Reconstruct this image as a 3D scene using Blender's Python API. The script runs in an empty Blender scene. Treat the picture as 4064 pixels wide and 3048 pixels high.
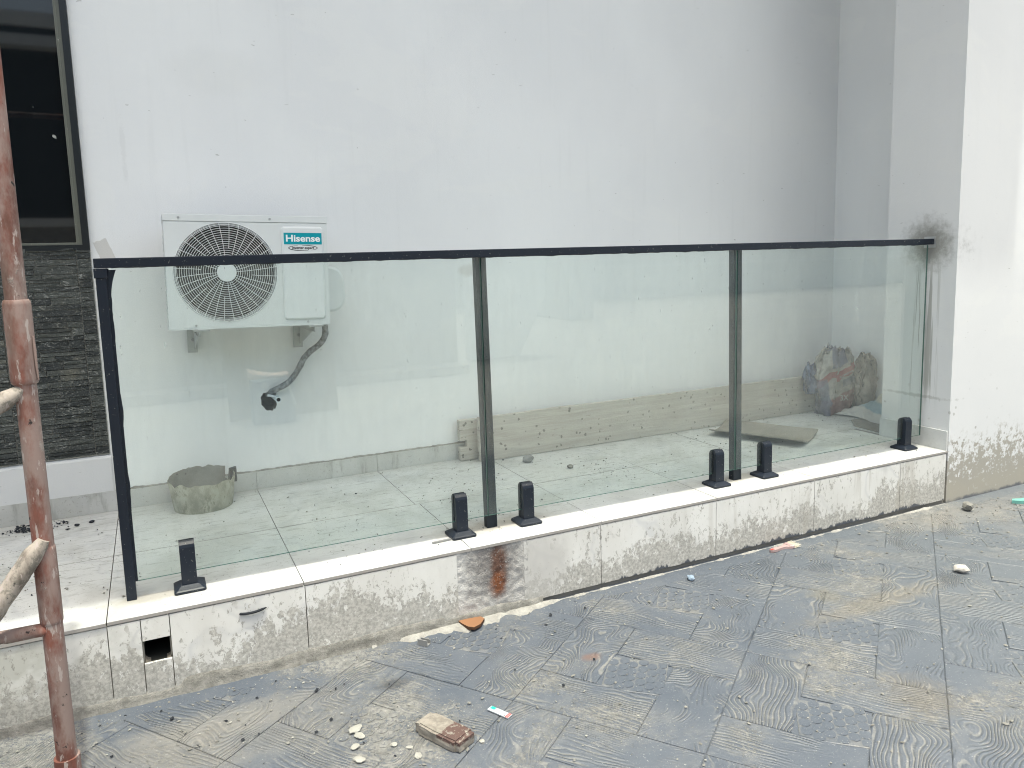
import bpy, bmesh, math, random
import numpy as np
from mathutils import Vector, Matrix, noise

random.seed(7)
PI = math.pi
C = bpy.context.scene.collection
sc = bpy.context.scene

# ------------------------------------------------------------------ camera
Rm = [[0.9028, -0.4290, -0.0284], [-0.0805, -0.1037, -0.9913], [0.4224, 0.8973, -0.1282]]
cam_d = bpy.data.cameras.new('camera')
cam = bpy.data.objects.new('camera', cam_d)
C.objects.link(cam)
rx = Vector(Rm[0]).normalized()
bk = -Vector(Rm[2])
bk = (bk - rx * bk.dot(rx)).normalized()
up = bk.cross(rx)
cam.matrix_world = Matrix(((rx[0], up[0], bk[0], 0), (rx[1], up[1], bk[1], 0), (rx[2], up[2], bk[2], 1.0852), (0, 0, 0, 1)))
cam_d.sensor_width = 36
cam_d.lens = 2999.36 / 4064 * 36
cam_d.shift_x = 17.34 / 4064
cam_d.shift_y = -116.5 / 4064
cam_d.clip_start = 0.05
cam_d.clip_end = 300
sc.camera = cam

# ------------------------------------------------------------------ sky, sun, exposure
SUN_EL, SUN_AZ = math.radians(80), math.radians(272)      # azimuth in the xy plane, from +X
sdir = Vector((math.cos(SUN_EL) * math.cos(SUN_AZ), math.cos(SUN_EL) * math.sin(SUN_AZ), math.sin(SUN_EL)))
w = bpy.data.worlds.new('World')
sc.world = w
w.use_nodes = True
nt = w.node_tree
bg = nt.nodes['Background']
sky = nt.nodes.new('ShaderNodeTexSky')
sky.sky_type = 'NISHITA'
sky.sun_disc = False
sky.sun_elevation = SUN_EL
sky.sun_rotation = math.radians(90) - SUN_AZ
sky.air_density = 1.0
sky.dust_density = 7.0
sky.ozone_density = 1.0
nt.links.new(sky.outputs[0], bg.inputs[0])
bg.inputs[1].default_value = 0.15
sun_d = bpy.data.lights.new('sun', 'SUN')
sun = bpy.data.objects.new('sun', sun_d)
C.objects.link(sun)
sun_d.energy = 1.5
sun_d.angle = math.radians(0.7)
sun_d.color = (1.0, 0.975, 0.94)
sun.rotation_euler = sdir.to_track_quat('Z', 'Y').to_euler()
sc.view_settings.view_transform = 'Standard'
sc.view_settings.look = 'None'
sc.view_settings.gamma = 1.0
sc.view_settings.exposure = 1.25
sc.view_settings.use_white_balance = True
sc.view_settings.white_balance_temperature = 6750
sc.view_settings.white_balance_tint = 0
sc.view_settings.use_curve_mapping = False
sc.cycles.max_bounces = 10
sc.cycles.transparent_max_bounces = 16
sc.cycles.use_denoising = True
sc.cycles.filter_width = 1.05

# ------------------------------------------------------------------ node helpers
class N:
    """small shorthand for building a node material"""
    def __init__(s, name, rough=0.6, spec=0.5, metal=0.0):
        s.m = bpy.data.materials.new(name)
        s.m.use_nodes = True
        s.t = s.m.node_tree
        s.b = s.t.nodes['Principled BSDF']
        s.set('Roughness', rough); s.set('Specular IOR Level', spec); s.set('Metallic', metal)
        s._pos = None
    def set(s, k, v):
        if isinstance(v, (int, float)): s.b.inputs[k].default_value = v
        elif isinstance(v, tuple): s.b.inputs[k].default_value = (*v, 1) if len(v) == 3 else v
        else: s.t.links.new(v, s.b.inputs[k])
        return s
    def node(s, t, **kw):
        n = s.t.nodes.new(t)
        for k, v in kw.items(): setattr(n, k, v)
        return n
    def inp(s, sock, v):
        if v is None: return
        if isinstance(v, bpy.types.NodeSocket): s.t.links.new(v, sock)
        elif isinstance(v, tuple) and sock.type == 'RGBA': sock.default_value = (*v, 1) if len(v) == 3 else v
        else: sock.default_value = v
    def pos(s):
        if s._pos is None: s._pos = s.node('ShaderNodeNewGeometry').outputs['Position']
        return s._pos
    def obj(s): return s.node('ShaderNodeTexCoord').outputs['Object']
    def uv(s): return s.node('ShaderNodeTexCoord').outputs['UV']
    def rnd(s): return s.node('ShaderNodeObjectInfo').outputs['Random']
    def map(s, v, scale=(1, 1, 1), loc=(0, 0, 0), rot=(0, 0, 0)):
        n = s.node('ShaderNodeMapping')
        s.inp(n.inputs[0], v); s.inp(n.inputs[1], loc); s.inp(n.inputs[2], rot); s.inp(n.inputs[3], scale)
        return n.outputs[0]
    def noise(s, v, scale=5, detail=4, rough=0.55, dist=0.0):
        n = s.node('ShaderNodeTexNoise')
        s.inp(n.inputs['Vector'], v); s.inp(n.inputs['Scale'], scale); s.inp(n.inputs['Detail'], detail)
        s.inp(n.inputs['Roughness'], rough); s.inp(n.inputs['Distortion'], dist)
        return n.outputs[0]
    def noisec(s, v, scale=5, detail=2):
        n = s.node('ShaderNodeTexNoise')
        s.inp(n.inputs['Vector'], v); s.inp(n.inputs['Scale'], scale); s.inp(n.inputs['Detail'], detail)
        return n.outputs[1]
    def vor(s, v, scale=5, feature='F1'):
        n = s.node('ShaderNodeTexVoronoi', feature=feature)
        s.inp(n.inputs['Vector'], v); s.inp(n.inputs['Scale'], scale)
        return n.outputs['Distance']
    def ramp(s, v, a, b, c0=0.0, c1=1.0):
        n = s.node('ShaderNodeMapRange', interpolation_type='SMOOTHSTEP')
        s.inp(n.inputs[0], v); s.inp(n.inputs[1], a); s.inp(n.inputs[2], b); s.inp(n.inputs[3], c0); s.inp(n.inputs[4], c1)
        return n.outputs[0]
    def math(s, op, a, b=None, c=None, clamp=False):
        n = s.node('ShaderNodeMath', operation=op, use_clamp=clamp)
        s.inp(n.inputs[0], a); s.inp(n.inputs[1], b)
        if c is not None: s.inp(n.inputs[2], c)
        return n.outputs[0]
    def vadd(s, a, b):
        n = s.node('ShaderNodeVectorMath', operation='ADD'); s.inp(n.inputs[0], a); s.inp(n.inputs[1], b)
        return n.outputs[0]
    def vscale(s, a, k):
        n = s.node('ShaderNodeVectorMath', operation='SCALE'); s.inp(n.inputs[0], a); s.inp(n.inputs[3], k)
        return n.outputs[0]
    def comb(s, x=0, y=0, z=0):
        n = s.node('ShaderNodeCombineXYZ'); s.inp(n.inputs[0], x); s.inp(n.inputs[1], y); s.inp(n.inputs[2], z)
        return n.outputs[0]
    def sep(s, v):
        n = s.node('ShaderNodeSeparateXYZ'); s.inp(n.inputs[0], v); return n.outputs
    def mix(s, f, a, b):
        n = s.node('ShaderNodeMix', data_type='RGBA')
        s.inp(n.inputs[0], f); s.inp(n.inputs[6], a); s.inp(n.inputs[7], b)
        return n.outputs[2]
    def bump(s, h, strength=0.4, dist=0.002, normal=None):
        n = s.node('ShaderNodeBump')
        s.inp(n.inputs['Height'], h); n.inputs['Strength'].default_value = strength; n.inputs['Distance'].default_value = dist
        if normal is not None: s.inp(n.inputs['Normal'], normal)
        s.t.links.new(n.outputs[0], s.b.inputs['Normal'])
        return n.outputs[0]
    def blob(s, cx, cy, cz, rx, ry, rz, soft=1.0, warp=0.0):
        """1 inside an ellipsoid in world space, 0 outside, edge warped by noise"""
        p = s.pos()
        v = s.map(s.vadd(p, (-cx, -cy, -cz)), scale=(1 / rx, 1 / ry, 1 / rz))
        n = s.node('ShaderNodeVectorMath', operation='LENGTH'); s.inp(n.inputs[0], v)
        d = n.outputs['Value']
        if warp:
            d = s.math('ADD', d, s.math('MULTIPLY', s.math('SUBTRACT', s.noise(p, 30, 5, .65), .5), warp))
        return s.ramp(d, 1.0 - soft / 2, 1.0 + soft / 2, 1.0, 0.0)

def plain(name, col, rough=0.6, spec=0.5, metal=0.0, speck=None, speck_scale=60, var=0.06, bump=0.0):
    n = N(name, rough, spec, metal)
    p = n.obj()
    f = n.noise(p, 9, 5)
    c = n.mix(n.ramp(f, .3, .7), tuple(x * (1 - var) for x in col), tuple(min(1, x * (1 + var)) for x in col))
    if speck:
        k = n.ramp(n.noise(p, speck_scale, 3, .6), .66, .72)
        c = n.mix(k, c, speck)
    n.set('Base Color', c)
    if bump: n.bump(n.noise(p, 120, 4), bump, .001)
    return n.m

# ------------------------------------------------------------------ materials
def wall_paint(name, dirty=False, tone=1.0):
    n = N(name, .75, .25)
    p = n.pos()
    a = n.noise(n.map(p, (1, 1, .6)), 1.3, 5, .5)
    col = n.mix(n.ramp(a, .35, .65), (.765 * tone, .765 * tone, .765 * tone), (.81 * tone, .81 * tone, .805 * tone))
    # trowel patches and lap lines
    pt = n.ramp(n.noise(n.map(p, (1, 1, 2.2), (3.1, 0, 1.7)), 1.1, 6, .6, .6), .56, .60)
    col = n.mix(n.math('MULTIPLY', pt, .25), col, (.83 * tone, .825 * tone, .80 * tone))
    # vertical streaks
    st = n.ramp(n.noise(n.map(p, (14, 14, .8)), 1.6, 4, .6), .55, .75)
    col = n.mix(n.math('MULTIPLY', st, .06), col, (.50, .50, .49))
    # scuffs: short thin dark marks
    sc_ = n.ramp(n.noise(n.map(p, (9, 9, 30), rot=(0, .35, 0)), 3.0, 2, .4), .775, .80)
    col = n.mix(n.math('MULTIPLY', sc_, .5), col, (.32, .31, .29))
    sp = n.ramp(n.vor(n.vadd(p, n.vscale(n.noisec(p, 4), .2)), 7), .03, .015)
    col = n.mix(n.math('MULTIPLY', sp, .35), col, (.25, .24, .22))
    z = n.sep(p)[2]
    h = n.noise(p, 220, 4, .6)
    if dirty:
        low = n.ramp(n.math('ADD', z, n.math('MULTIPLY', n.noise(p, 6, 5, .6), .25)), .28, -.15)
        k = n.ramp(n.math('SUBTRACT', n.noise(p, 34, 6, .7), n.math('MULTIPLY', low, .22)), .46, .36)
        col = n.mix(n.math('MULTIPLY', k, n.ramp(low, 0, .25)), col, (.36, .34, .30))
        dots = n.ramp(n.vor(n.vadd(p, n.vscale(n.noisec(p, 20), .02)), 22), .20, .14)
        zz = n.math('MULTIPLY', dots, n.ramp(z, .45, .1))
        zz = n.math('MULTIPLY', zz, n.ramp(n.noise(p, 8, 2), .5, .58))
        col = n.mix(n.math('MULTIPLY', zz, .7), col, (.34, .33, .30))
        band = n.ramp(n.math('ADD', z, n.math('MULTIPLY', n.noise(p, 10, 4), .12)), -.08, -.17)
        col = n.mix(n.math('MULTIPLY', band, .75), col, (.38, .355, .30))
        base = n.ramp(n.math('ADD', z, n.math('MULTIPLY', n.noise(p, 16, 4), .05)), -.24, -.262)
        col = n.mix(n.math('MULTIPLY', base, .85), col, (.09, .10, .12))
    # grout smear where the handrail meets the pillar, with drips below
    if name == 'painted_plaster_pillar':
        b = n.blob(3.77, 2.70, 1.09, .2, .115, .11, 1.3, 1.6)
        col = n.mix(n.math('MULTIPLY', b, .85), col, (.23, .225, .20))
        dr = n.math('MULTIPLY', n.ramp(n.noise(n.map(p, (1, 42, 1.0)), 1.0, 4, .6), .545, .585), n.ramp(n.math('ABSOLUTE', n.math('SUBTRACT', z, .62)), .45, .25))
        dr = n.math('MULTIPLY', dr, n.ramp(n.math('ABSOLUTE', n.math('SUBTRACT', n.sep(p)[1], 2.71)), .11, .04))
        col = n.mix(n.math('MULTIPLY', dr, .8), col, (.33, .33, .30))
        b2 = n.blob(3.77, 2.76, .27, .2, .18, .008, .8, 3.0)
        col = n.mix(n.math('MULTIPLY', b2, .35), col, (.2, .2, .17))
    if name == 'painted_plaster_wall':
        pc_ = n.map(n.vadd(p, (.155, -3.76, -1.150)), rot=(0, .35, 0))
        pr = n.math('MAXIMUM', n.math('MULTIPLY', n.math('ABSOLUTE', n.sep(pc_)[0]), 1 / .028), n.math('MULTIPLY', n.math('ABSOLUTE', n.sep(pc_)[2]), 1 / .06))
        b = n.ramp(n.math('ADD', pr, n.math('MULTIPLY', n.noise(p, 60, 4), .3)), 1.2, 1.1)
        col = n.mix(n.math('MULTIPLY', b, .6), col, (.50, .47, .43))
        b = n.blob(1.55, 3.76, 1.02, .05, .2, .03, .8, 1.2)
        col = n.mix(n.math('MULTIPLY', b, .4), col, (.5, .46, .41))
        b = n.blob(.35, 3.76, 1.95, .2, .2, .1, .7, .5)
        col = n.mix(n.math('MULTIPLY', b, .12), col, (.62, .615, .58))
        b = n.blob(-.05, 3.76, 1.6, .010, .2, .12, .8, 2.4)
        col = n.mix(n.math('MULTIPLY', b, .12), col, (.42, .41, .40))
    n.set('Base Color', col)
    n.bump(n.math('ADD', h, n.math('MULTIPLY', n.noise(p, 12, 5), 2.0)), .25, .0025)
    return n.m

M = {}
M['wall'] = wall_paint('painted_plaster_wall')
M['pillar'] = wall_paint('painted_plaster_pillar', dirty=True, tone=.86)
M['plinth'] = wall_paint('painted_plinth', tone=.76)

def marble(name, mode):
    n = N(name, .3, .5)
    p = n.pos()
    r = n.rnd()
    q = n.vadd(p, n.comb(n.math('MULTIPLY', r, 17), n.math('MULTIPLY', r, 5), n.math('MULTIPLY', r, 9)))
    wv = n.math('ABSOLUTE', n.math('SUBTRACT', n.noise(n.vadd(q, n.vscale(n.noisec(q, 2.2), .35)), 1.7, 4, .5), .5))
    vein = n.ramp(wv, .018, 0)
    broad = n.ramp(wv, .09, 0)
    base = (.72, .71, .68) if mode == 'face' else (.60, .605, .595)
    col = n.mix(n.math('MULTIPLY', broad, .10), base, (.55, .56, .58))
    col = n.mix(n.math('MULTIPLY', vein, .25), col, (.36, .37, .40))
    x, y, z = n.sep(p)[0], n.sep(p)[1], n.sep(p)[2]
    h = n.math('MULTIPLY', n.noise(p, 40, 3), .3)
    if mode == 'face':
        film = n.ramp(n.noise(n.map(p, (1, 1, .45)), 5, 5, .6), .38, .66)
        col = n.mix(n.math('MULTIPLY', film, .6), col, (.60, .585, .55))
        gl_ = n.math('MULTIPLY', n.ramp(x, .0, -.3), n.ramp(n.noise(p, 7, 5, .6), .4, .62))
        col = n.mix(n.math('MULTIPLY', gl_, .6), col, (.36, .36, .31))
        # splashes of cement: sparse high up, nearly closed at the foot
        lowx = n.noise(n.map(p, (1, 1, .01)), 3.0, 3, .5)
        zed = n.math('ADD', z, n.math('MULTIPLY', n.math('SUBTRACT', lowx, .5), .44))
        thr = n.ramp(zed, -.02, -.24, .66, .40)
        warp = n.vadd(n.map(p, (1, 1, .62)), n.vscale(n.noisec(p, 26), .03))
        nz = n.noise(warp, 36, 8, .78)
        d = n.math('SUBTRACT', nz, thr)
        sp = n.ramp(d, -.01, .012)
        cl = n.ramp(n.noise(p, 6, 3), .42, .58)
        mid = n.math('MULTIPLY', n.ramp(n.noise(n.map(warp, (1, 1, .8), (3, 1, 2)), 34, 6, .70), .575, .59), cl)
        sp = n.math('MAXIMUM', sp, mid)
        # upper small specks
        dot = n.ramp(n.noise(n.map(p, (1, 1, .5), rot=(0, .3, 0)), 75, 5, .68), .605, .62)
        sp2 = n.math('MAXIMUM', sp, n.math('MULTIPLY', dot, n.ramp(n.noise(p, 4.5, 4, .6), .44, .56, .12, 1.0)))
        ccol = n.mix(n.ramp(n.noise(p, 90, 4, .7), .35, .65), (.27, .26, .235), (.50, .48, .44))
        col = n.mix(n.math('MULTIPLY', sp2, .85), col, ccol)
        h = n.math('ADD', h, n.math('MULTIPLY', sp2, n.noise(p, 130, 4, .7)))
        # brown wash running down
        br = n.math('MULTIPLY', n.ramp(n.noise(n.map(p, (16, 16, 1.3)), 1, 4, .6), .54, .66), n.ramp(x, 1.8, 2.4))
        col = n.mix(n.math('MULTIPLY', br, .35), col, (.36, .33, .28))
        # dark blue paint brushed along the foot on the right
        pb = n.math('ADD', z, n.math('MULTIPLY', n.math('SUBTRACT', n.noise(n.map(p, (1, 1, .3)), 14, 6, .75), .5), .12))
        edge = n.math('ADD', n.ramp(x, 1.1, 2.6, -.276, -.258), n.math('MULTIPLY', n.math('SUBTRACT', n.noise(n.map(p, (1, 1, 0)), 3.5, 3), .5), .05))
        pm = n.math('MULTIPLY', n.ramp(n.math('SUBTRACT', pb, edge), .004, -.006), n.ramp(x, 1.25, 1.5))
        col = n.mix(n.math('MULTIPLY', pm, .93), col, (.05, .058, .075))
        # a smear of grey by the drain hole and at the patch edge
        b = n.blob(1.30, 2.53, -.13, .13, .1, .13, .9, 1.1)
        col = n.mix(n.math('MULTIPLY', b, .65), col, (.47, .455, .43))
        rough = n.mix(sp2, (.35, .35, .35), (.85, .85, .85))
        n.set('Roughness', .6)
    else:
        # dust film, scattered dirt, boot scuffs
        dust = n.ramp(n.noise(p, 2.6, 6, .62, .4), .44, .66)
        col = n.mix(n.math('MULTIPLY', dust, .5), col, (.36, .355, .325))
        scf = n.ramp(n.noise(n.map(p, (5, 22, 1), rot=(0, 0, .5)), 2.2, 6, .7), .53, .66)
        col = n.mix(n.math('MULTIPLY', scf, n.math('MULTIPLY', n.ramp(y, 2.62, 2.9), .6)), col, (.20, .20, .18))
        dirt = n.ramp(n.noise(p, 80, 5, .7), .59, .63)
        dens = n.ramp(n.noise(p, 3.0, 4), .38, .62, .15, 1)
        col = n.mix(n.math('MULTIPLY', n.math('MULTIPLY', dirt, dens), .8), col, (.20, .185, .16))
        # dirt gathered by the second post
        b = n.blob(1.19, 2.72, 0, .22, .06, .1, 1.2, 1.6)
        col = n.mix(n.math('MULTIPLY', b, .7), col, (.36, .325, .27))
        b = n.blob(-.06, 2.67, 0, .13, .035, .1, 1.2, 1.6)
        col = n.mix(n.math('MULTIPLY', b, .75), col, (.34, .315, .27))
        b = n.blob(2.47, 2.73, 0, .2, .05, .1, 1.2, 1.6)
        col = n.mix(n.math('MULTIPLY', b, .6), col, (.38, .345, .28))
        # grime along the wall foot
        g = n.ramp(n.math('ADD', y, n.math('MULTIPLY', n.noise(p, 7, 4), .25)), 3.72, 3.92)
        col = n.mix(n.math('MULTIPLY', g, .5), col, (.36, .35, .32))
        n.set('Roughness', n.ramp(n.noise(p, 5, 4), .3, .7, .28, .6))
    n.set('Base Color', col)
    n.bump(h, .5, .0016)
    return n.m
M['tile'] = marble('marble_floor_tile', 'floor')
M['face'] = marble('splashed_marble_tile', 'face')
M['drain'] = plain('drain_hole_shade', (.03, .032, .03), .8, .2, var=.3)  # shade inside the drain hole put into a near-black colour
M['grout'] = plain('grout', (.22, .21, .19), .9, .1, bump=.3)
M['tile_edge'] = plain('tile_edge_body', (.34, .32, .30), .7, .2)

def mortar(name, c0, c1, rust=False):
    n = N(name, .92, .15)
    p = n.pos()
    a = n.noise(p, 25, 6, .7)
    col = n.mix(n.ramp(a, .3, .7), c0, c1)
    if rust:
        z = n.sep(p)[2]
        sweep = n.ramp(n.noise(n.map(p, (1, 1, 1), rot=(0, .7, 0)), 9, 4, .6, .8), .35, .65)
        col = n.mix(n.math('MULTIPLY', sweep, .5), col, (.50, .48, .46))
        dk = n.blob(1.115, 2.53, -.07, .085, .1, .12, 1.4, .9)
        col = n.mix(n.math('MULTIPLY', dk, .62), col, (.085, .07, .066))
        b = n.blob(1.135, 2.53, -.105, .032, .1, .115, .9, .9)
        col = n.mix(n.math('MULTIPLY', b, .8), col, (.11, .045, .025))
        b = n.blob(1.125, 2.53, -.165, .032, .1, .045, 1.0, .7)
        col = n.mix(n.math('MULTIPLY', b, .75), col, (.19, .065, .025))
        fd = n.ramp(n.math('ADD', n.sep(p)[0], n.math('MULTIPLY', n.noise(p, 20, 4), .04)), 1.035, .985)
        col = n.mix(n.math('MULTIPLY', fd, .9), col, (.56, .55, .53))
        pale = n.ramp(n.noise(p, 150, 4, .7), .58, .68)
        col = n.mix(n.math('MULTIPLY', pale, .6), col, (.60, .59, .57))
    n.set('Base Color', col)
    n.bump(n.math('ADD', n.noise(p, 60, 6, .7), n.math('MULTIPLY', n.noise(p, 200, 4), .4)), .8, .006)
    return n.m
M['mortar'] = mortar('cement_mortar', (.16, .155, .14), (.30, .29, .265))
M['patch'] = mortar('rust_stained_render', (.36, .35, .335), (.50, .49, .47), True)
M['crust'] = mortar('dried_cement_crust', (.27, .26, .24), (.38, .37, .34))

def pave(name, kind):
    n = N(name, .55, .4)
    p = n.pos()
    x, y = n.sep(p)[0], n.sep(p)[1]
    r = n.rnd()
    tone = n.noise(p, 1.8, 5, .55)
    col = n.mix(n.ramp(tone, .3, .7), (.076, .090, .114), (.096, .110, .134))
    col = n.mix(n.ramp(x, 1.6, 3.4, 0, .7), col, (.118, .133, .144))
    mot = n.noise(p, 24, 5, .65)
    col = n.mix(n.ramp(mot, .35, .65, .0, .35), col, (.10, .115, .135))
    rr = n.math('MULTIPLY', r, 37.0)
    groove = 0.0
    if kind in ('straight', 'curvy'):
        uv = n.uv()
        q = n.vadd(uv, n.comb(rr, n.math('MULTIPLY', r, 11.3), rr))
        u, v = n.sep(uv)[0], n.sep(uv)[1]
        if kind == 'straight':
            wob = n.noise(n.map(q, (3.0, 7, 1)), 1.0, 3, .5)
            k = n.math('ADD', n.math('MULTIPLY', v, 88.0), n.math('MULTIPLY', wob, 9.0))
        else:
            wob = n.noise(n.map(q, (4.2, 5, 1)), 1.0, 1, .4)
            k = n.math('ADD', n.math('MULTIPLY', v, 66.0), n.math('MULTIPLY', wob, 30.0))
        fine = n.noise(n.map(q, (16, 50, 1)), 1.0, 4, .65)
        ph = n.math('ADD', n.math('MULTIPLY', k, 2 * PI / 1.15), n.math('MULTIPLY', fine, 4.0))
        s_ = n.math('SINE', ph)
        amp = n.ramp(n.noise(n.map(q, (4, 8, 1), (7, 3, 0)), 1.0, 4, .6), .42, .56)
        # plank edge stays smooth
        h = n.math('MULTIPLY', n.math('MULTIPLY', n.math('ADD', s_, 1.0), .5), amp)
        groove = n.math('MULTIPLY', n.ramp(s_, -.45, -.9), amp)
    elif kind == 'scallop':
        h = n.math('MULTIPLY', n.noise(p, 60, 4), .3)
        zz = n.sep(n.obj())[2]
        groove = n.ramp(zz, .0052, .0046)
    else:
        h = n.math('MULTIPLY', n.noise(p, 40, 5), .3)
    # dust: worst on the left and near the foot of the kerb wall
    big = n.noise(p, 2.1, 5, .6, .3)
    left = n.ramp(x, 1.7, -.2)
    dustf = n.math('ADD', big, n.math('MULTIPLY', left, .12))
    crumb = n.noise(p, 95, 7, .80)
    lo = n.ramp(dustf, .40, .74, -.16, .13)
    spots = n.ramp(n.math('ADD', crumb, lo), .545, .60)
    brk = n.noise(p, 85, 4, .7)
    g1 = n.math('MULTIPLY', groove if not isinstance(groove, float) else 0.0, n.ramp(n.math('ADD', n.math('ADD', dustf, n.math('MULTIPLY', n.noise(p, 9, 4, .6), .35)), n.math('MULTIPLY', brk, .3)), .70, .88, .06, .72))
    g2 = n.math('MULTIPLY', n.ramp(n.noise(p, 210, 3, .65), .61, .70), n.ramp(dustf, .42, .62, .2, .7))
    g3 = n.math('MULTIPLY', spots, .75)
    film = n.math('MULTIPLY', n.ramp(dustf, .46, .72, .0, .6), n.ramp(n.noise(p, 26, 7, .75), .36, .62))
    dcol = n.mix(n.ramp(n.noise(p, 33, 4), .3, .7), (.17, .168, .156), (.26, .255, .238))
    for g in (film, g3, g2, g1):
        col = n.mix(g, col, dcol)
    for (cx, cy, rx_, ry_, s_k, dc) in ((2.47, 1.93, .34, .05, .42, (.20, .175, .13)), (2.35, 2.07, .06, .06, .4, (.19, .17, .12)), (-.02, 2.2, .45, .13, .4, (.20, .19, .17)),
                                (2.05, 1.44, .10, .10, .4, (.14, .12, .09)), (1.28, 2.11, .03, .02, .6, (.17, .09, .06)), (3.7, 2.4, .5, .10, .45, (.22, .21, .19)), (.62, 2.27, .05, .03, .6, (.03, .033, .04)), (.12, 2.32, .3, .07, .5, (.22, .21, .19))):
        b = n.blob(cx, cy, -.29, rx_, ry_, .2, 1.2, 1.5)
        col = n.mix(n.math('MULTIPLY', b, s_k), col, dc)
    if kind == 'plain':
        far = n.math('MAXIMUM', n.ramp(y, 1.0, .2), n.ramp(x, -1.2, -2.2))
        far = n.math('MAXIMUM', far, n.ramp(x, 5.5, 6.5))
        col = n.mix(n.math('MULTIPLY', far, n.ramp(n.noise(p, .8, 5, .6), .25, .6, .65, 1.0)), col, (.34, .335, .32))
    wsp = n.ramp(n.noise(p, 150, 3, .6), .66, .69)
    col = n.mix(n.math('MULTIPLY', wsp, .75), col, (.36, .36, .345))
    dsp = n.ramp(n.noise(n.vadd(p, (3, 3, 3)), 120, 4, .65), .62, .68)
    col = n.mix(n.math('MULTIPLY', dsp, .3), col, (.05, .056, .066))
    n.set('Base Color', col)
    n.set('Roughness', n.ramp(dustf, .4, .7, .42, .8))
    hh = n.math('ADD', h, n.math('MULTIPLY', n.noise(p, 160, 4, .7), .30))
    hh = n.math('ADD', hh, n.math('MULTIPLY', g3, .25))
    n.bump(hh, .8, .0046)
    return n.m
M['pave_straight'] = pave('stamped_grain_straight', 'straight')
M['pave_curvy'] = pave('stamped_grain_curvy', 'curvy')
M['pave_scallop'] = pave('stamped_fish_scale', 'scallop')
M['pave_plain'] = pave('stamped_plain', 'plain')

M['black'] = plain('black_powder_coat', (.008, .013, .023), .42, .35, speck=(.16, .16, .15), speck_scale=110)
M['black_dusty'] = plain('black_dusty_profile', (.008, .014, .022), .5, .3, speck=(.10, .10, .10), speck_scale=90)
M['ac_white'] = plain('ac_enamel', (.66, .68, .68), .35, .5, var=.015)
M['ac_panel'] = plain('ac_panel_enamel', (.69, .71, .715), .32, .5, var=.01)
M['ac_dark'] = plain('ac_fan_dark', (.02, .024, .032), .6, .3)
M['ac_coil'] = plain('ac_coil', (.06, .062, .058), .6, .3)
M['teal'] = plain('teal_sticker', (.0, .29, .36), .3, .5, var=.01)
M['white_print'] = plain('white_print', (.8, .82, .82), .4, .4, var=.01)
M['dark_print'] = plain('dark_print', (.03, .03, .035), .4, .4, var=.01)
M['galv'] = plain('galvanised_steel', (.45, .46, .46), .4, .5, .6)
M['steel_bolt'] = plain('bolt_steel', (.3, .31, .32), .35, .5, .9)
M['pvc'] = plain('grey_pvc', (.70, .75, .78), .4, .5)
M['void'] = plain('dark_hole', (.01, .01, .012), 1.0, .0)
M['hole_wall'] = plain('broken_plaster', (.22, .20, .17), .95, .1, bump=.6, var=.3)

def wrap_mat():
    n = N('silver_pipe_wrap', .35, .5)
    q = n.uv()
    f = n.noise(n.map(q, (60, 4, 1), rot=(0, 0, .35)), 1, 4, .7)
    n.set('Base Color', n.mix(n.ramp(f, .35, .65), (.10, .105, .115), (.34, .35, .36)))
    n.set('Metallic', .2)
    n.bump(f, .9, .006)
    return n.m
M['wrap'] = wrap_mat()

def stone_mat():
    n = N('dark_split_stone', .55, .5)
    p = n.pos(); r = n.rnd()
    q = n.vadd(p, n.comb(n.math('MULTIPLY', r, 9), 0, n.math('MULTIPLY', r, 31)))
    base = n.mix(n.ramp(r, .0, 1.0), (.020, .024, .024), (.060, .066, .060))
    tan = n.ramp(n.noise(n.vadd(q, (4, 0, 2)), 5, 4, .6), .56, .70)
    col = n.mix(n.math('MULTIPLY', tan, .7), base, (.13, .125, .10))
    wv = n.math('ABSOLUTE', n.math('SUBTRACT', n.noise(n.map(q, (.5, 1, 1.5)), 16, 4, .6, 1.2), .5))
    vn = n.math('MULTIPLY', n.ramp(wv, .016, .0), n.ramp(n.noise(q, 9, 3), .45, .6))
    col = n.mix(n.math('MULTIPLY', vn, .8), col, (.38, .38, .35))
    ck = n.ramp(n.noise(q, 110, 5, .75), .57, .64)
    col = n.mix(n.math('MULTIPLY', ck, .6), col, (.30, .30, .28))
    n.set('Base Color', col)
    h = n.math('ADD', n.noise(n.map(q, (.7, 1, 1.6)), 20, 6, .7), n.math('MULTIPLY', n.noise(q, 80, 5, .7), .4))
    n.bump(h, 1.0, .012)
    return n.m
M['stone'] = stone_mat()
M['stone_joint'] = plain('pale_stone_joint', (.42, .42, .39), .9, .1)

def wood(name, c0, c1, spots=True):
    n = N(name, .85, .2)
    p = n.obj()
    g = n.noise(n.map(p, (1.2, 8, 22)), 2.2, 6, .65, .4)
    col = n.mix(n.ramp(g, .3, .7), c0, c1)
    tone = n.noise(p, 1.6, 3)
    col = n.mix(n.ramp(tone, .35, .65, 0, .5), col, (.38, .36, .32))
    if spots:
        d = n.ramp(n.vor(n.vadd(p, n.vscale(n.noisec(p, 40), .02)), 26), .22, .16)
        k = n.ramp(n.noise(n.vadd(p, (2, 2, 2)), 4.0, 3), .44, .52)
        col = n.mix(n.math('MULTIPLY', n.math('MULTIPLY', d, k), .75), col, (.10, .095, .085))
        sc_ = n.ramp(n.noise(n.map(p, (4, 4, 30), rot=(0, .12, 0)), 2.5, 4, .6), .64, .70)
        col = n.mix(n.math('MULTIPLY', sc_, .5), col, (.14, .12, .10))
    n.set('Base Color', col)
    n.bump(n.math('ADD', g, n.math('MULTIPLY', n.noise(p, 70, 4), .4)), .6, .003)
    return n.m
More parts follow.
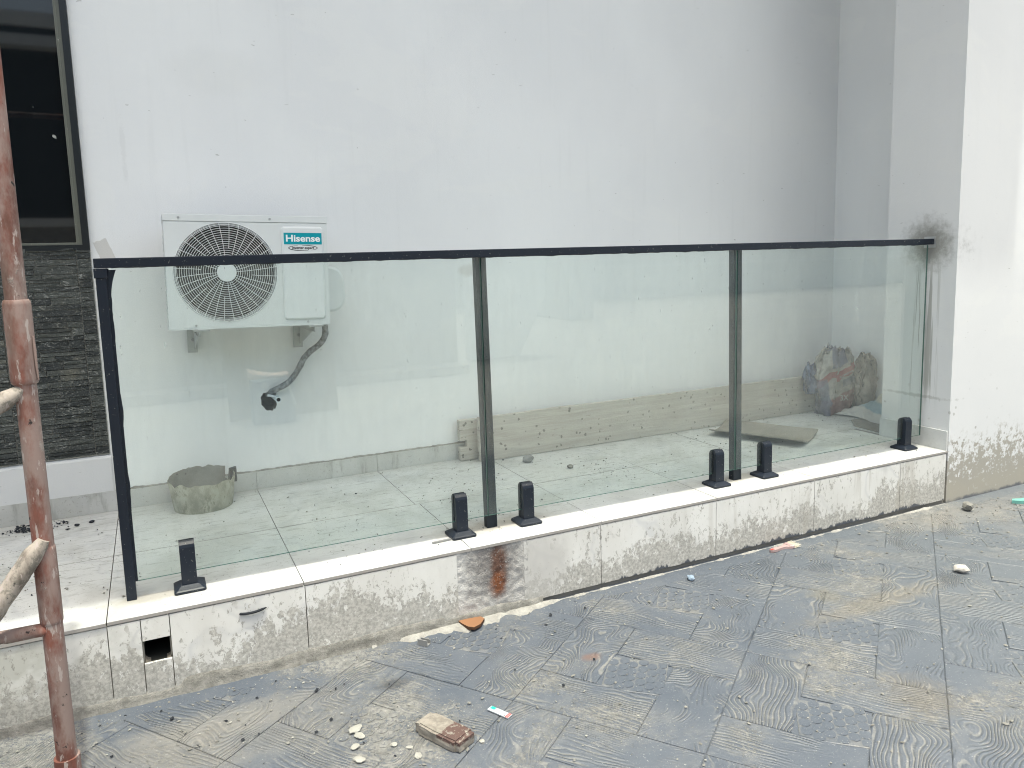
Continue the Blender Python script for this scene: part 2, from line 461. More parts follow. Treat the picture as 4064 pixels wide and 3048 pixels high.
M['plank'] = wood('weathered_plank', (.38, .35, .31), (.52, .49, .44))
M['sheet'] = wood('cement_stained_ply', (.17, .15, .125), (.24, .215, .18), False)

def bucket_mat():
    n = N('cement_caked_plastic', .85, .2)
    p = n.obj()
    a = n.noise(n.map(p, (1, 1, .6)), 16, 6, .7)
    col = n.mix(n.ramp(a, .35, .65), (.22, .215, .165), (.40, .395, .32))
    b = n.ramp(n.noise(n.map(p, (1, 1, .5)), 30, 5, .7), .55, .63)
    col = n.mix(n.math('MULTIPLY', b, .7), col, (.16, .15, .11))
    n.set('Base Color', col)
    n.bump(a, .7, .004)
    return n.m
M['bucket'] = bucket_mat()
M['bucket_in'] = plain('bucket_inner_cement', (.20, .20, .18), .9, .1, speck=(.10, .10, .09), speck_scale=40, bump=.6, var=.25)

def rust_pipe(name, red=True):
    n = N(name, .7, .35)
    p = n.obj()
    a = n.noise(n.map(p, (1, 1, .35)), 14, 6, .65)
    if red:
        col = n.mix(n.ramp(a, .35, .65), (.11, .045, .034), (.20, .075, .055))
        b = n.noise(n.map(p, (1, 1, .4), (3, 1, 2)), 9, 6, .7)
        col = n.mix(n.ramp(b, .38, .56, 0, .85), col, (.26, .20, .18))
        br = n.ramp(n.noise(n.map(p, (1, 1, .3), (9, 2, 5)), 6, 5, .6), .52, .66)
        col = n.mix(n.math('MULTIPLY', br, .8), col, (.10, .065, .048))
    else:
        col = n.mix(n.ramp(a, .40, .58), (.10, .075, .06), (.34, .30, .26))
        cr = n.ramp(n.noise(n.vadd(p, (2, 7, 1)), 40, 6, .75), .50, .58)
        col = n.mix(n.math('MULTIPLY', cr, .7), col, (.13, .12, .10))
    # scraped cement splashes, elongated streaks
    s1 = n.ramp(n.noise(n.map(p, (1, 1, .22), rot=(.05, .1, 0)), 62, 4, .65), .585, .63)
    s2 = n.ramp(n.noise(n.map(p, (1, 1, .6)), 15, 6, .72), .60, .67)
    col = n.mix(n.math('MULTIPLY', s1, .85), col, (.36, .31, .29))
    col = n.mix(n.math('MULTIPLY', s2, .55 if red else .85), col, (.30, .285, .26))
    dk = n.ramp(n.noise(n.vadd(p, (5, 5, 5)), 24, 4, .6), .66, .70)
    col = n.mix(dk, col, (.02, .018, .018))
    n.set('Base Color', col)
    n.bump(n.math('ADD', a, n.math('MULTIPLY', s2, .5)), .6, .004)
    return n.m
M['rust'] = rust_pipe('red_oxide_scaffold_steel')
M['crusty'] = rust_pipe('cement_caked_brace', False)

def brick_mat():
    n = N('worn_paver_brick', .9, .15)
    p = n.obj()
    a = n.noise(p, 30, 6, .7)
    col = n.mix(n.ramp(a, .35, .65), (.20, .18, .155), (.30, .275, .24))
    x = n.sep(p)[0]
    d = n.math('ADD', x, n.math('MULTIPLY', n.math('SUBTRACT', n.noise(p, 30, 5, .7), .5), .09))
    b = n.ramp(d, .006, .014)
    b = n.math('MULTIPLY', b, n.ramp(n.noise(p, 70, 5, .7), .38, .46))
    b = n.math('MULTIPLY', b, n.ramp(n.sep(p)[2], .018, .024))
    col = n.mix(n.math('MULTIPLY', b, .9), col, (.095, .055, .05))
    n.set('Base Color', col)
    n.bump(a, .9, .006)
    return n.m
M['brick'] = brick_mat()
M['terracotta'] = plain('orange_tile_chip', (.26, .13, .065), .6, .4, speck=(.25, .12, .06), speck_scale=120)
M['terracotta_edge'] = plain('orange_tile_chip_edge', (.10, .055, .035), .9, .1, bump=.5)
M['chip'] = plain('plaster_chip', (.34, .335, .305), .9, .1, var=.15, bump=.5)
M['pebble'] = plain('dusty_pebble', (.23, .225, .205), .9, .15, var=.2, bump=.5)
M['bluepebble'] = plain('pale_blue_pebble', (.25, .32, .40), .7, .3, var=.1)
M['whiterock'] = plain('white_stone', (.50, .47, .43), .8, .2, var=.12, bump=.4)
M['darkflake'] = plain('black_flake', (.025, .028, .034), .8, .2)
M['mint'] = plain('mint_plastic', (.16, .40, .35), .4, .5)
M['label_white'] = plain('label_white', (.40, .43, .46), .4, .5, var=.03)
M['label_green'] = plain('label_green', (.02, .42, .34), .4, .5, var=.02)
M['label_red'] = plain('label_red', (.55, .10, .09), .4, .5, var=.02)
M['brush_handle'] = plain('pink_grey_brush_handle', (.42, .30, .29), .5, .4, speck=(.60, .56, .52), speck_scale=40, var=.2)
M['bristle'] = plain('cream_bristles', (.66, .60, .47), .9, .1, var=.2)
M['red_paint'] = plain('red_handle_tip', (.38, .07, .06), .5, .4, var=.2)
M['winframe'] = plain('black_window_frame', (.008, .011, .013), .35, .5)
M['wininner'] = plain('olive_window_bead', (.14, .145, .12), .4, .5, speck=(.34, .34, .31), speck_scale=50)
M['grey_bit'] = plain('grey_plastic_offcut', (.24, .24, .235), .6, .4)

def glass_mat(name, tint, dust, refl=1.0):
    n = N(name)
    t = n.t
    t.nodes.remove(n.b)
    out = [x for x in t.nodes if x.type == 'OUTPUT_MATERIAL'][0]
    tr = n.node('ShaderNodeBsdfTransparent'); tr.inputs[0].default_value = (*tint, 1)
    gl = n.node('ShaderNodeBsdfGlossy'); gl.inputs['Roughness'].default_value = 0.0; gl.inputs[0].default_value = (1, 1, 1, 1)
    lw = n.node('ShaderNodeLayerWeight'); lw.inputs[0].default_value = .5
    f = n.math('MULTIPLY_ADD', n.math('POWER', lw.outputs['Facing'], 5.0), .95 * refl, .045 * refl)
    m1 = n.node('ShaderNodeMixShader'); n.inp(m1.inputs[0], f); t.links.new(tr.outputs[0], m1.inputs[1]); t.links.new(gl.outputs[0], m1.inputs[2])
    df = n.node('ShaderNodeBsdfDiffuse'); df.inputs[0].default_value = (.66, .72, .68, 1)
    p = n.pos()
    d = n.math('ADD', n.ramp(n.noise(n.map(p, (3, 1, .7)), 2.2, 6, .65), .42, .72, 0, dust * 1.2), dust * .5)
    sp = n.ramp(n.noise(n.map(p, (1, 1, .35)), 60, 3, .6), .70, .74, 0, .30)
    sp = n.math('MULTIPLY', sp, n.ramp(n.noise(p, 1.4, 2), .45, .6))
    d = n.math('ADD', d, sp)
    m2 = n.node('ShaderNodeMixShader'); n.inp(m2.inputs[0], d); t.links.new(m1.outputs[0], m2.inputs[1]); t.links.new(df.outputs[0], m2.inputs[2])
    t.links.new(m2.outputs[0], out.inputs[0])
    return n.m
M['glass'] = glass_mat('clear_green_glass', (.945, .980, .965), .035)
M['glass_edge'] = plain('glass_edge_green', (.05, .12, .10), .2, .5)

def window_glass():
    n = N('dark_tinted_glass', .02, .5)
    p = n.pos()
    s1 = n.ramp(n.noise(n.map(p, (14, 1, 3), rot=(0, .3, 0)), 2.6, 3, .5), .765, .785)
    s2 = n.ramp(n.vor(n.vadd(p, n.vscale(n.noisec(p, 12), .06)), 9), .075, .055)
    s2 = n.math('MULTIPLY', s2, n.ramp(n.noise(p, 5, 2), .46, .56))
    k = n.math('MAXIMUM', s1, s2)
    n.set('Base Color', n.mix(n.math('MULTIPLY', k, .8), (.004, .006, .008), (.40, .41, .38)))
    n.b.inputs['IOR'].default_value = 1.6
    n.set('Roughness', n.math('ADD', n.math('MULTIPLY', k, .6), .03))
    return n.m
M['winglass'] = window_glass()

def sack_mat(name, kind):
    n = N(name, .75, .3)
    p = n.obj()
    x, z = n.sep(p)[0], n.sep(p)[2]
    a = n.noise(p, 12, 6, .65)
    col = n.mix(n.ramp(a, .35, .65), (.24, .235, .215), (.40, .39, .36))
    wv = n.math('MULTIPLY', n.math('SUBTRACT', n.noise(p, 6, 3), .5), .06)
    if kind == 'print':
        t = n.math('ADD', n.math('SUBTRACT', z, n.math('MULTIPLY', x, .42)), wv)
        band = n.math('MULTIPLY', n.ramp(t, .235, .245), n.ramp(t, .300, .290))
        col = n.mix(n.math('MULTIPLY', band, .85), col, (.28, .035, .035))
        low = n.math('MULTIPLY', n.ramp(t, .135, .12), n.ramp(n.noise(p, 18, 4), .32, .4))
        col = n.mix(n.math('MULTIPLY', low, .75), col, (.20, .045, .05))
        bl = n.math('MULTIPLY', n.ramp(x, -.055, -.075), n.ramp(z, .25, .22))
        col = n.mix(n.math('MULTIPLY', bl, .8), col, (.06, .09, .17))
        b2 = n.math('MULTIPLY', n.ramp(t, .315, .33), n.ramp(n.math('ABSOLUTE', n.math('SUBTRACT', x, .01)), .06, .05))
        col = n.mix(n.math('MULTIPLY', b2, .75), col, (.06, .09, .18))
        b3 = n.math('MULTIPLY', n.math('MULTIPLY', n.ramp(t, .165, .175), n.ramp(t, .225, .215)), n.ramp(x, .0, .015))
        col = n.mix(n.math('MULTIPLY', b3, .7), col, (.08, .11, .16))
    else:
        t = n.math('ADD', z, wv)
        col = n.mix(n.ramp(t, .12, .10), (.52, .49, .41), (.62, .60, .56))
        bl = n.math('MULTIPLY', n.ramp(t, .06, .075), n.ramp(t, .14, .12))
        col = n.mix(n.math('MULTIPLY', bl, .7), col, (.20, .34, .42))
    n.set('Base Color', col)
    n.bump(n.noise(n.map(p, (1, 1, 1)), 22, 5, .7, 1.0), 1.0, .012)
    return n.m
M['sack_print'] = sack_mat('printed_cement_sack', 'print')
M['sack_white'] = sack_mat('white_blue_sack', 'white')
M['sack_plain'] = plain('torn_grey_sack', (.24, .225, .19), .85, .1, var=.35, bump=.9)
M['sack_blue'] = plain('blue_woven_sack', (.12, .16, .25), .8, .2, speck=(.35, .36, .36), speck_scale=30, var=.3, bump=.8)
M['faded'] = plain('faded_print', (.34, .31, .30), .8, .1)
M['rag'] = plain('pinkish_rag', (.80, .60, .50), .9, .1, var=.15)

# ------------------------------------------------------------------ mesh helpers
class B:
    """collects shapes; build() links them as one mesh object"""
    def __init__(s): s.v = []; s.f = []; s.mi = []; s.uv = []; s.sm = []
    def add(s, verts, faces, mi=0, smooth=False, uvs=None):
        o = len(s.v)
        s.v += [tuple(v) for v in verts]
        for k, f in enumerate(faces):
            s.f.append(tuple(i + o for i in f)); s.mi.append(mi); s.sm.append(smooth)
            s.uv.append(uvs[k] if uvs else None)
        return s
    def box(s, x0, x1, y0, y1, z0, z1, mi=0, bev=0.0, mx=None):
        if bev <= 0:
            v = [(x, y, z) for z in (z0, z1) for y in (y0, y1) for x in (x0, x1)]
            f = [(0, 2, 3, 1), (4, 5, 7, 6), (0, 1, 5, 4), (2, 6, 7, 3), (0, 4, 6, 2), (1, 3, 7, 5)]
        else:
            bm = bmesh.new()
            bmesh.ops.create_cube(bm, size=1)
            for q in bm.verts:
                q.co = Vector((x0 + (q.co.x + .5) * (x1 - x0), y0 + (q.co.y + .5) * (y1 - y0), z0 + (q.co.z + .5) * (z1 - z0)))
            bmesh.ops.bevel(bm, geom=bm.edges[:], offset=bev, segments=2, affect='EDGES', profile=.6)
            bm.verts.index_update()
            v = [q.co[:] for q in bm.verts]; f = [[q.index for q in g.verts] for g in bm.faces]
            bm.free()
        if mx is not None: v = [tuple(mx @ Vector(q)) for q in v]
        return s.add(v, f, mi)
    def tube(s, pts, rad, seg=12, mi=0, caps=True, smooth=True, wob=0.0):
        pts = [Vector(p) for p in pts]
        n = len(pts)
        rr = rad if isinstance(rad, (list, tuple)) else [rad] * n
        v = []; prev = None; L = 0; ls = []
        for i, p in enumerate(pts):
            d = (pts[min(i + 1, n - 1)] - pts[max(i - 1, 0)]).normalized()
            if prev is None:
                a = d.orthogonal().normalized()
            else:
                a = (prev - d * prev.dot(d)).normalized()
            prev = a
            b = d.cross(a)
            if i: L += (pts[i] - pts[i - 1]).length
            ls.append(L)
            for k in range(seg):
                t = 2 * PI * k / seg
                r = rr[i]
                if wob: r *= 1 + wob * noise.noise(Vector((math.cos(t) * 2, math.sin(t) * 2, L * 30)) + Vector((i * .0, 3, 1)))
                v.append(p + (a * math.cos(t) + b * math.sin(t)) * r)
        f = []; uvs = []
        for i in range(n - 1):
            for k in range(seg):
                k2 = (k + 1) % seg
                f.append((i * seg + k, i * seg + k2, (i + 1) * seg + k2, (i + 1) * seg + k))
                uvs.append([(ls[i], k / seg), (ls[i], (k + 1) / seg), (ls[i + 1], (k + 1) / seg), (ls[i + 1], k / seg)])
        s.add(v, f, mi, smooth, uvs)
        if caps:
            s.add([v[k] for k in range(seg)], [tuple(reversed(range(seg)))], mi)
            s.add([v[(n - 1) * seg + k] for k in range(seg)], [tuple(range(seg))], mi)
        return s
    def prism(s, poly, z0, z1, mi=0, mx=None, side_mi=None):
        n = len(poly)
        v = [(x, y, z0) for x, y in poly] + [(x, y, z1) for x, y in poly]
        if mx is not None: v = [tuple(mx @ Vector(q)) for q in v]
        s.add(v, [tuple(reversed(range(n))), tuple(range(n, 2 * n))], mi)
        s.add(v, [(i, (i + 1) % n, n + (i + 1) % n, n + i) for i in range(n)], mi if side_mi is None else side_mi)
        return s
    def mesh(s, name, mats):
        me = bpy.data.meshes.new(name)
        me.from_pydata(s.v, [], s.f)
        for m in (mats if isinstance(mats, (list, tuple)) else [mats]): me.materials.append(m)
        me.polygons.foreach_set('material_index', s.mi)
        me.polygons.foreach_set('use_smooth', s.sm)
        if any(u is not None for u in s.uv):
            ul = me.uv_layers.new(name='UVMap')
            for poly, u in zip(me.polygons, s.uv):
                for j, li in enumerate(poly.loop_indices):
                    ul.data[li].uv = u[j] if u else (0, 0)
        me.update()
        return me
    def build(s, name, mats, parent=None, loc=(0, 0, 0), rot=(0, 0, 0)):
        o = bpy.data.objects.new(name, s.mesh(name, mats))
        C.objects.link(o)
        o.location = loc; o.rotation_euler = rot
        if parent is not None: o.parent = parent
        return o

def tag(o, label=None, cat=None, group=None, kind=None):
    if label: o['label'] = label
    if cat: o['category'] = cat
    if group: o['group'] = group
    if kind: o['kind'] = kind
    return o
def thing(name, label, cat, loc=(0, 0, 0), rot=(0, 0, 0), group=None):
    o = bpy.data.objects.new(name, None)
    o.empty_display_size = .1
    C.objects.link(o); o.location = loc; o.rotation_euler = rot
    return tag(o, label, cat, group)
def inst(me, name, parent, loc, rot=(0, 0, 0), scale=None):
    o = bpy.data.objects.new(name, me); C.objects.link(o); o.parent = parent
    o.location = loc; o.rotation_euler = rot
    if scale: o.scale = scale
    return o
def holed(x0, x1, z0, z1, y, depth, holes, mi=0, back=True):
    """a wall front in the plane y (facing -Y) with rectangular openings and their reveals"""
    b = B()
    xs = sorted({x0, x1, *[h[0] for h in holes], *[h[1] for h in holes]})
    zs = sorted({z0, z1, *[h[2] for h in holes], *[h[3] for h in holes]})
    for i in range(len(xs) - 1):
        for k in range(len(zs) - 1):
            cx, cz = (xs[i] + xs[i + 1]) / 2, (zs[k] + zs[k + 1]) / 2
            if any(h[0] < cx < h[1] and h[2] < cz < h[3] for h in holes): continue
            b.add([(xs[i], y, zs[k]), (xs[i + 1], y, zs[k]), (xs[i + 1], y, zs[k + 1]), (xs[i], y, zs[k + 1])], [(0, 1, 2, 3)], mi)
    for h in holes:
        a, c, d, e = h
        q = [(a, d), (c, d), (c, e), (a, e)]
        for i in range(4):
            (p0, r0), (p1, r1) = q[i], q[(i + 1) % 4]
            b.add([(p0, y, r0), (p1, y, r1), (p1, y + depth, r1), (p0, y + depth, r0)], [(0, 1, 2, 3)], 1)
    yb = y + depth + .02
    b.add([(x0, yb, z0), (x1, yb, z0), (x1, yb, z1), (x0, yb, z1)], [(3, 2, 1, 0)], 1)
    for (p, q) in (((x0, z0), (x1, z0)), ((x1, z0), (x1, z1)), ((x1, z1), (x0, z1)), ((x0, z1), (x0, z0))):
        b.add([(p[0], y, p[1]), (q[0], y, q[1]), (q[0], yb, q[1]), (p[0], yb, p[1])], [(3, 2, 1, 0)], mi)
    return b

# ================================================================== SETTING
YE, YG, YW, ZG = 2.541, 2.690, 3.760, -0.292

# ---------------- pavement
pv = B()
pv.add([(-40, -40, ZG - .0045), (40, -40, ZG - .0045), (40, 12, ZG - .0045), (-40, 12, ZG - .0045)], [(0, 1, 2, 3)])
pavement = pv.build('pavement', M['pave_plain'])
tag(pavement, kind='structure')

TH = .6440
U0, V0, S = 1.9464, -.4465, .2
e1 = Vector((math.cos(TH), math.sin(TH), 0)); e2 = Vector((math.sin(TH), -math.cos(TH), 0))
def block_mesh(name, L, W, mat, h=.006, scales=False):
    g, c = .0011, .0026
    b = B()
    x, y = L / 2 - g, W / 2 - g
    nx, ny = x - c, y - c
    v = [(-x, -y, 0), (x, -y, 0), (x, y, 0), (-x, y, 0), (-x, -y, h - c * .7), (x, -y, h - c * .7), (x, y, h - c * .7), (-x, y, h - c * .7),
         (-nx, -ny, h), (nx, -ny, h), (nx, ny, h), (-nx, ny, h)]
    f = [(8, 9, 10, 11)] + [(i, (i + 1) % 4, 4 + (i + 1) % 4, 4 + i) for i in range(4)] + [(4 + i, 4 + (i + 1) % 4, 8 + (i + 1) % 4, 8 + i) for i in range(4)]
    if scales: # plate lies a little lower, the scales stand on it
        for i in range(8, 12): v[i] = (v[i][0], v[i][1], h - .0012)
        for i in range(4, 8): v[i] = (v[i][0], v[i][1], h - .0030)
    uvs = [[(v[i][0], v[i][1]) for i in q] for q in f]
    b.add(v, f, 0, False, uvs)
    if scales:
        rnd = random.Random(3)
        p = .038
        for r in range(6):
            for k in range(-3, 4):
                cx = (k + (.5 if r % 2 else 0)) * p * 1.06; cy = (r - 2.5) * p * .84
                if abs(cx) > nx - p * .25 or abs(cy) > ny - p * .2: continue
                cx += rnd.uniform(-.002, .002); cy += rnd.uniform(-.002, .002)
                vv = [(cx, cy + p * .25, h - .0004)]
                m = 11
                for q in range(m):
                    t = PI + PI * q / (m - 1)
                    px = cx + math.cos(t) * p * .53; py = cy + math.sin(t) * p * .50
                    px = max(-nx, min(nx, px)); py = max(-ny, min(ny, py))
                    vv.append((px, py, h + .0004))
                vv.append((cx + p * .3, cy + p * .45, h - .0016)); vv.append((cx - p * .3, cy + p * .45, h - .0016))
                nn = len(vv)
                ff = [(0, i, i % (nn - 1) + 1) for i in range(1, nn)]
                b.add(vv, ff, 0)
                rim = vv[1:m + 1]
                b.add(rim + [(a_, b_, h - .0024) for a_, b_, _ in rim], [(i, m + i, m + i + 1, i + 1) for i in range(m - 1)], 0)
    return b.mesh(name, mat)
h_ = ZG - (ZG - .006) 
me_s = block_mesh('paving_block', 2 * S, S, M['pave_straight'])
me_c = block_mesh('paving_block', 2 * S, S, M['pave_curvy'])
M['x'] = None; del M['x']
me_f = block_mesh('paving_block', S, S, M['pave_scallop'], scales=True)
def img(p):
    q = [sum(Rm[r][k] * (p[k] - (0, 0, 1.0852)[k]) for k in range(3)) for r in range(3)]
    if q[2] < .3: return None
    return ((2014.66 + 2999.36 * q[0] / q[2]) / 4064, (1407.5 + 2999.36 * q[1] / q[2]) / 3048)
cands = []
rb = random.Random(11)
for a in range(-5, 9):
    for c in range(-10, 6):
        i0, j0 = a * 3, c * 3
        for (ia, ib, ja, jb, kind) in ((1, 3, 0, 1, 'u'), (2, 3, 1, 3, 'v'), (0, 2, 2, 3, 'u'), (0, 1, 0, 2, 'v'), (1, 2, 1, 2, 's')):
            ci, cj = i0 + (ia + ib) / 2, j0 + (ja + jb) / 2
            p = e1 * (U0 + ci * S) + e2 * (V0 + cj * S)
            if p.y > 2.66: continue
            q = img((p.x, p.y, ZG))
            if q is None: continue
            d = max(0 - q[0], q[0] - 1, 0 - q[1], q[1] - 1)
            if d > .28: continue
            cands.append((d, p, kind))
cands.sort(key=lambda t: t[0])
for d, p, kind in cands[:300]:
    dz = rb.uniform(-.0006, .0006)
    if kind == 'u': inst(me_c, 'paving_block', pavement, (p.x, p.y, ZG - .006 + dz), (0, 0, TH + rb.choice((0, PI))))
    elif kind == 'v': inst(me_s, 'paving_block', pavement, (p.x, p.y, ZG - .006 + dz), (0, 0, TH - PI / 2 + rb.choice((0, PI))))
    else: inst(me_f, 'paving_block', pavement, (p.x, p.y, ZG - .006 + dz), (0, 0, TH + .2))

# smooth trowelled margin along the foot of the kerb wall (irregular front edge, feathered thickness)
ns = 220
b = B(); vv = []
for i in range(ns + 1):
    x = -1.4 + 7.4 * i / ns
    wdt = .075 + .05 * noise.noise(Vector((x * 1.7, 3.3, 0))) + .02 * noise.noise(Vector((x * 9, 1.3, 0)))
    if x > 2.6: wdt *= .8
    vv += [(x, YE + .03, ZG + .0045), (x, YE - wdt * .6, ZG + .0035), (x, YE - wdt, ZG - .0008)]
b.add(vv, [(3 * i + k + 1, 3 * i + k + 4, 3 * i + k + 3, 3 * i + k) for i in range(ns) for k in (0, 1)], 0, True)
b.build('smooth_margin', M['pave_plain'], pavement)

# ---------------- terrace
terrace = thing('terrace', 'low marble tiled terrace with cement splashed kerb face below the glass railing', 'terrace')
HX0, HX1, HZ0, HZ1 = -.107, -.024, -.163, -.086       # drain opening
core = holed(-4, 3.758, ZG - .05, -.012, YE + .012, .16, [(HX0 + .004, HX1 - .004, HZ0, HZ1 + .002)])
core.add([(-4, YE + .012, -.012), (3.758, YE + .012, -.012), (3.758, YW + .1, -.012), (-4, YW + .1, -.012)], [(0, 1, 2, 3)], 0)
core.add([(3.758, 2.95, -.012), (4.3, 2.95, -.012), (4.3, YW + .1, -.012), (3.758, YW + .1, -.012)], [(0, 1, 2, 3)], 0)
core.build('terrace_base', [M['grout'], M['drain']], terrace)
G_ = .0014
def tile_piece(x0, x1, y0, y1, name='floor_tile', par=terrace, dz=0, skew=0):
    t = B()
    t.box(x0 + G_, x1 - G_, y0 + G_, y1 - G_, -.0105, dz, 0)
    # sides of the tile body are biscuit-coloured
    for i in (2, 3, 4, 5): t.mi[i] = 1
    return t.build(name, [M['tile'], M['tile_edge']], par)
for k in range(-5, 7):
    x0 = -.2 + .6 * k; x1 = min(x0 + .6, 3.758)
    yf = YE - .003
    if x0 >= 3.7: continue
    if abs(x0 - .4) < .01: x1 = 1.02
    if abs(x0 - 1.0) < .01: x0 = 1.02
    tile_piece(x0, x1, yf if k >= 0 else YE - .006, 3.140, dz=random.uniform(-.0003, .0003))
for k in range(-5, 8):
    x0 = -.2 + .6 * k; x1 = min(x0 + .6, 4.26)
    if k == 6: x1 = 4.0
    if k == 7: x0, x1 = 4.0, 4.26
    tile_piece(x0, x1, 3.140, YW - .002, dz=random.uniform(-.0003, .0003))
tile_piece(3.782, 4.26, 2.95, 3.140)
# kerb face tiles (vertical)
def face_piece(x0, x1, z0, z1, name='kerb_tile'):
    t = B().box(x0 + G_, x1 - G_, YE, YE + .0105, z0, z1)
    t.build(name, M['face'], terrace)
ZT, ZB = -.0150, -.266
xs = [-2.6, -2.0, -1.4, -.8, -.2, -.107]
for a, c in zip(xs, xs[1:]): face_piece(a, c, ZB, ZT)
face_piece(-.107, -.024, HZ1, ZT); face_piece(-.107, -.024, ZB, HZ0)
for a, c in ((-.024, .403), (.403, .962), (1.24, 1.595), (1.595, 2.197), (2.197, 2.794), (2.794, 3.394), (3.394, 3.747)): face_piece(a, c, ZB, ZT)
_o = [(HX0, HZ0), (HX1, HZ0), (HX1, HZ1), (HX0, HZ1)]
b = B(); rr0 = .016
for (cx, cz, a0), (ox, oz) in zip(((HX1 - rr0, HZ1 - rr0, 0), (HX0 + rr0 + .004, HZ1 - rr0, PI / 2), (HX0 + rr0 + .004, HZ0 + rr0, PI), (HX1 - rr0, HZ0 + rr0, 1.5 * PI)), (_o[2], _o[3], _o[0], _o[1])):
    arc = [(cx + math.cos(a0 + PI / 2 * k / 6) * rr0, YE + .012, cz + math.sin(a0 + PI / 2 * k / 6) * rr0) for k in range(7)]
    m_ = [(x, y + .03, z) for x, y, z in arc]
    b.add([(ox, YE + .012, oz)] + arc, [(0, i, i + 1) for i in range(1, 7)])
    b.add(arc + m_, [(i, i + 1, 8 + i, 7 + i) for i in range(6)])
tag(b.build('drain_lip', M['hole_wall'], terrace), kind='stuff')
# torn render patch where one kerb tile is missing
nx_, nz_ = 60, 40
vv = []; 
for k in range(nz_ + 1):
    for i in range(nx_ + 1):
        x = .958 + .30 * i / nx_; z = -.268 + .257 * k / nz_
        e = noise.fractal(Vector((x * 38, z * 38, 2.2)), .8, 2.1, 4)
        y = YE + .003 + .0035 * e - .003 * max(0, (x - 1.2) / .06)
        vv.append((x, y, z))
ff = [(k * (nx_ + 1) + i, k * (nx_ + 1) + i + 1, (k + 1) * (nx_ + 1) + i + 1, (k + 1) * (nx_ + 1) + i) for k in range(nz_) for i in range(nx_)]
B().add(vv, ff, 0, True).build('render_patch', M['patch'], terrace)
# mortar fillet at the foot of the kerb
ns = 420
def fillet(name, x0, x1, mat, prof, par=terrace):
    vv = []
    for i in range(ns + 1):
        x = x0 + (x1 - x0) * i / ns
        vv += prof(x)
    m = len(prof(x0))
    return B().add(vv, [(m * i + k + 1, m * i + k, m * i + m + k, m * i + m + k + 1) for i in range(ns) for k in range(m - 1)], 0, True).build(name, mat, par)
def f1(x):
    n1 = noise.fractal(Vector((x * 5, 0, 0)), .8, 2, 4); n2 = noise.fractal(Vector((x * 13, 5, 0)), .9, 2, 4)
    top = -.252 + .012 * n1 + (.012 if .0 < x < .9 else 0) - (.012 if x > 1.5 else 0)
    out = .010 + .007 * n2
    if x > 1.3: out *= .5
    return [(x, YE + .004, top), (x, YE - .004 - .002 * n2, top - .006), (x, YE - max(.004, out * .55), (top + ZG) / 2), (x, YE - max(.006, out), ZG + .005), (x, YE - max(.008, out) - .004, ZG - .003)]
fillet('mortar_fillet', -2.6, 1.32, M['mortar'], f1)
def f2(x):
    n2 = noise.fractal(Vector((x * 11, 7, 0)), .9, 2, 5); n3 = noise.fractal(Vector((x * 3, 9, 0)), .9, 2, 3)
    wv = max(.0, .004 + .012 * n2 + .008 * n3)
    if x < 1.55: wv += .035 * (1 + n2) * math.exp(-((x - 1.05) / .28) ** 2)
    hz = .0045 + min(.009, wv * .5) * (1 if wv > .006 else .2)
    return [(x, YE - .002, ZG + hz), (x, YE - wv * .5 - .004, ZG + hz * .9), (x, YE - wv - .008, ZG + .003), (x, YE - wv - .012, ZG - .002)]
fillet('cement_crust', .62, 3.75, M['crust'], f2)

# ---------------- house
house = thing('house', 'white plastered house with recessed porch wall, stone clad corner and square pillar', 'house')
wl = holed(-.2115, 4.26, -.02, 6.5, YW, .25, [(.436, .545, .375, .482)])
wl.build('porch_wall', [M['wall'], M['hole_wall']], house)
wl2 = holed(-4.5, -.2115, -.02, 6.5, YW + .001, .25, [(-1.6, -.2125, 1.18, 2.9)])
wl2.build('window_wall', [M['wall'], M['winframe']], house)
SLAB = 2.705 - 5.4 / math.tan(SUN_EL) * abs(math.sin(SUN_AZ))
# side return of the porch and the pillar
B().box(4.26, 4.6, 2.95, 4.2, -.02, 6.51).build('side_wall', M['wall'], house)
pl = B().box(3.76, 4.26, YE, 2.95, ZG - .05, 6.5).box(4.26, 9.0, YE, 2.949, ZG - .05, 6.5)
pl.build('pillar', M['pillar'], house)
B().box(-6, 4.258, SLAB, YW - .001, 5.4, 5.6).box(-6, 4.258, SLAB, SLAB + .12, 5.6, 6.4).build('balcony_slab', M['wall'], house)
# plinth below the stone
b = B()
vv = []
for i in range(121):
    x = -3.0 + (2.7885) * i / 120
    e = .004 * noise.fractal(Vector((x * 20, 0, 0)), .9, 2, 4)
    vv += [(x, YW - .012, .092), (x, YW - .013, .245 + e), (x, YW - .006 + e * .5, .258 + e), (x, YW + .02, .262 + e)]
b.add(vv, [(4 * i + k, 4 * i + 4 + k, 4 * i + 5 + k, 4 * i + 1 + k) for i in range(120) for k in range(3)], 0, False)
b.build('plinth', M['plinth'], house)
# skirting tiles
sk = thing('skirting_tmp', None, None)
bpy.data.objects.remove(sk)
for k in range(-5, 8):
    x0 = -.2 + .6 * k; x1 = x0 + .6
    if k == 7: x1 = 4.258
    for q in range(2):
        if k < 0: a_, c_ = x0 + .3 * q, x0 + .3 * (q + 1)
        else: a_, c_ = x0 + .3 * q, x0 + .3 * (q + 1)
    zt = .094 if x0 < -.3 else .0875
    yy = YW - .015 if x0 < -.3 else YW - .0105
    if k == 7: x0 = 4.0
    B().box(x0 + .001, x1 - .001, yy, yy + .010, .0008, zt).build('skirting_tile', M['tile'], house)
B().box(3.7495, 3.7595, YE + .004, 2.952, .0008, .105).build('skirting_tile', M['tile'], house)
B().box(3.7595, 4.25, 2.9505, 2.961, .0008, .10).build('skirting_tile', M['tile'], house)
B().box(4.2495, 4.2595, 2.961, YW - .013, .0008, .09).build('skirting_tile', M['tile'], house)
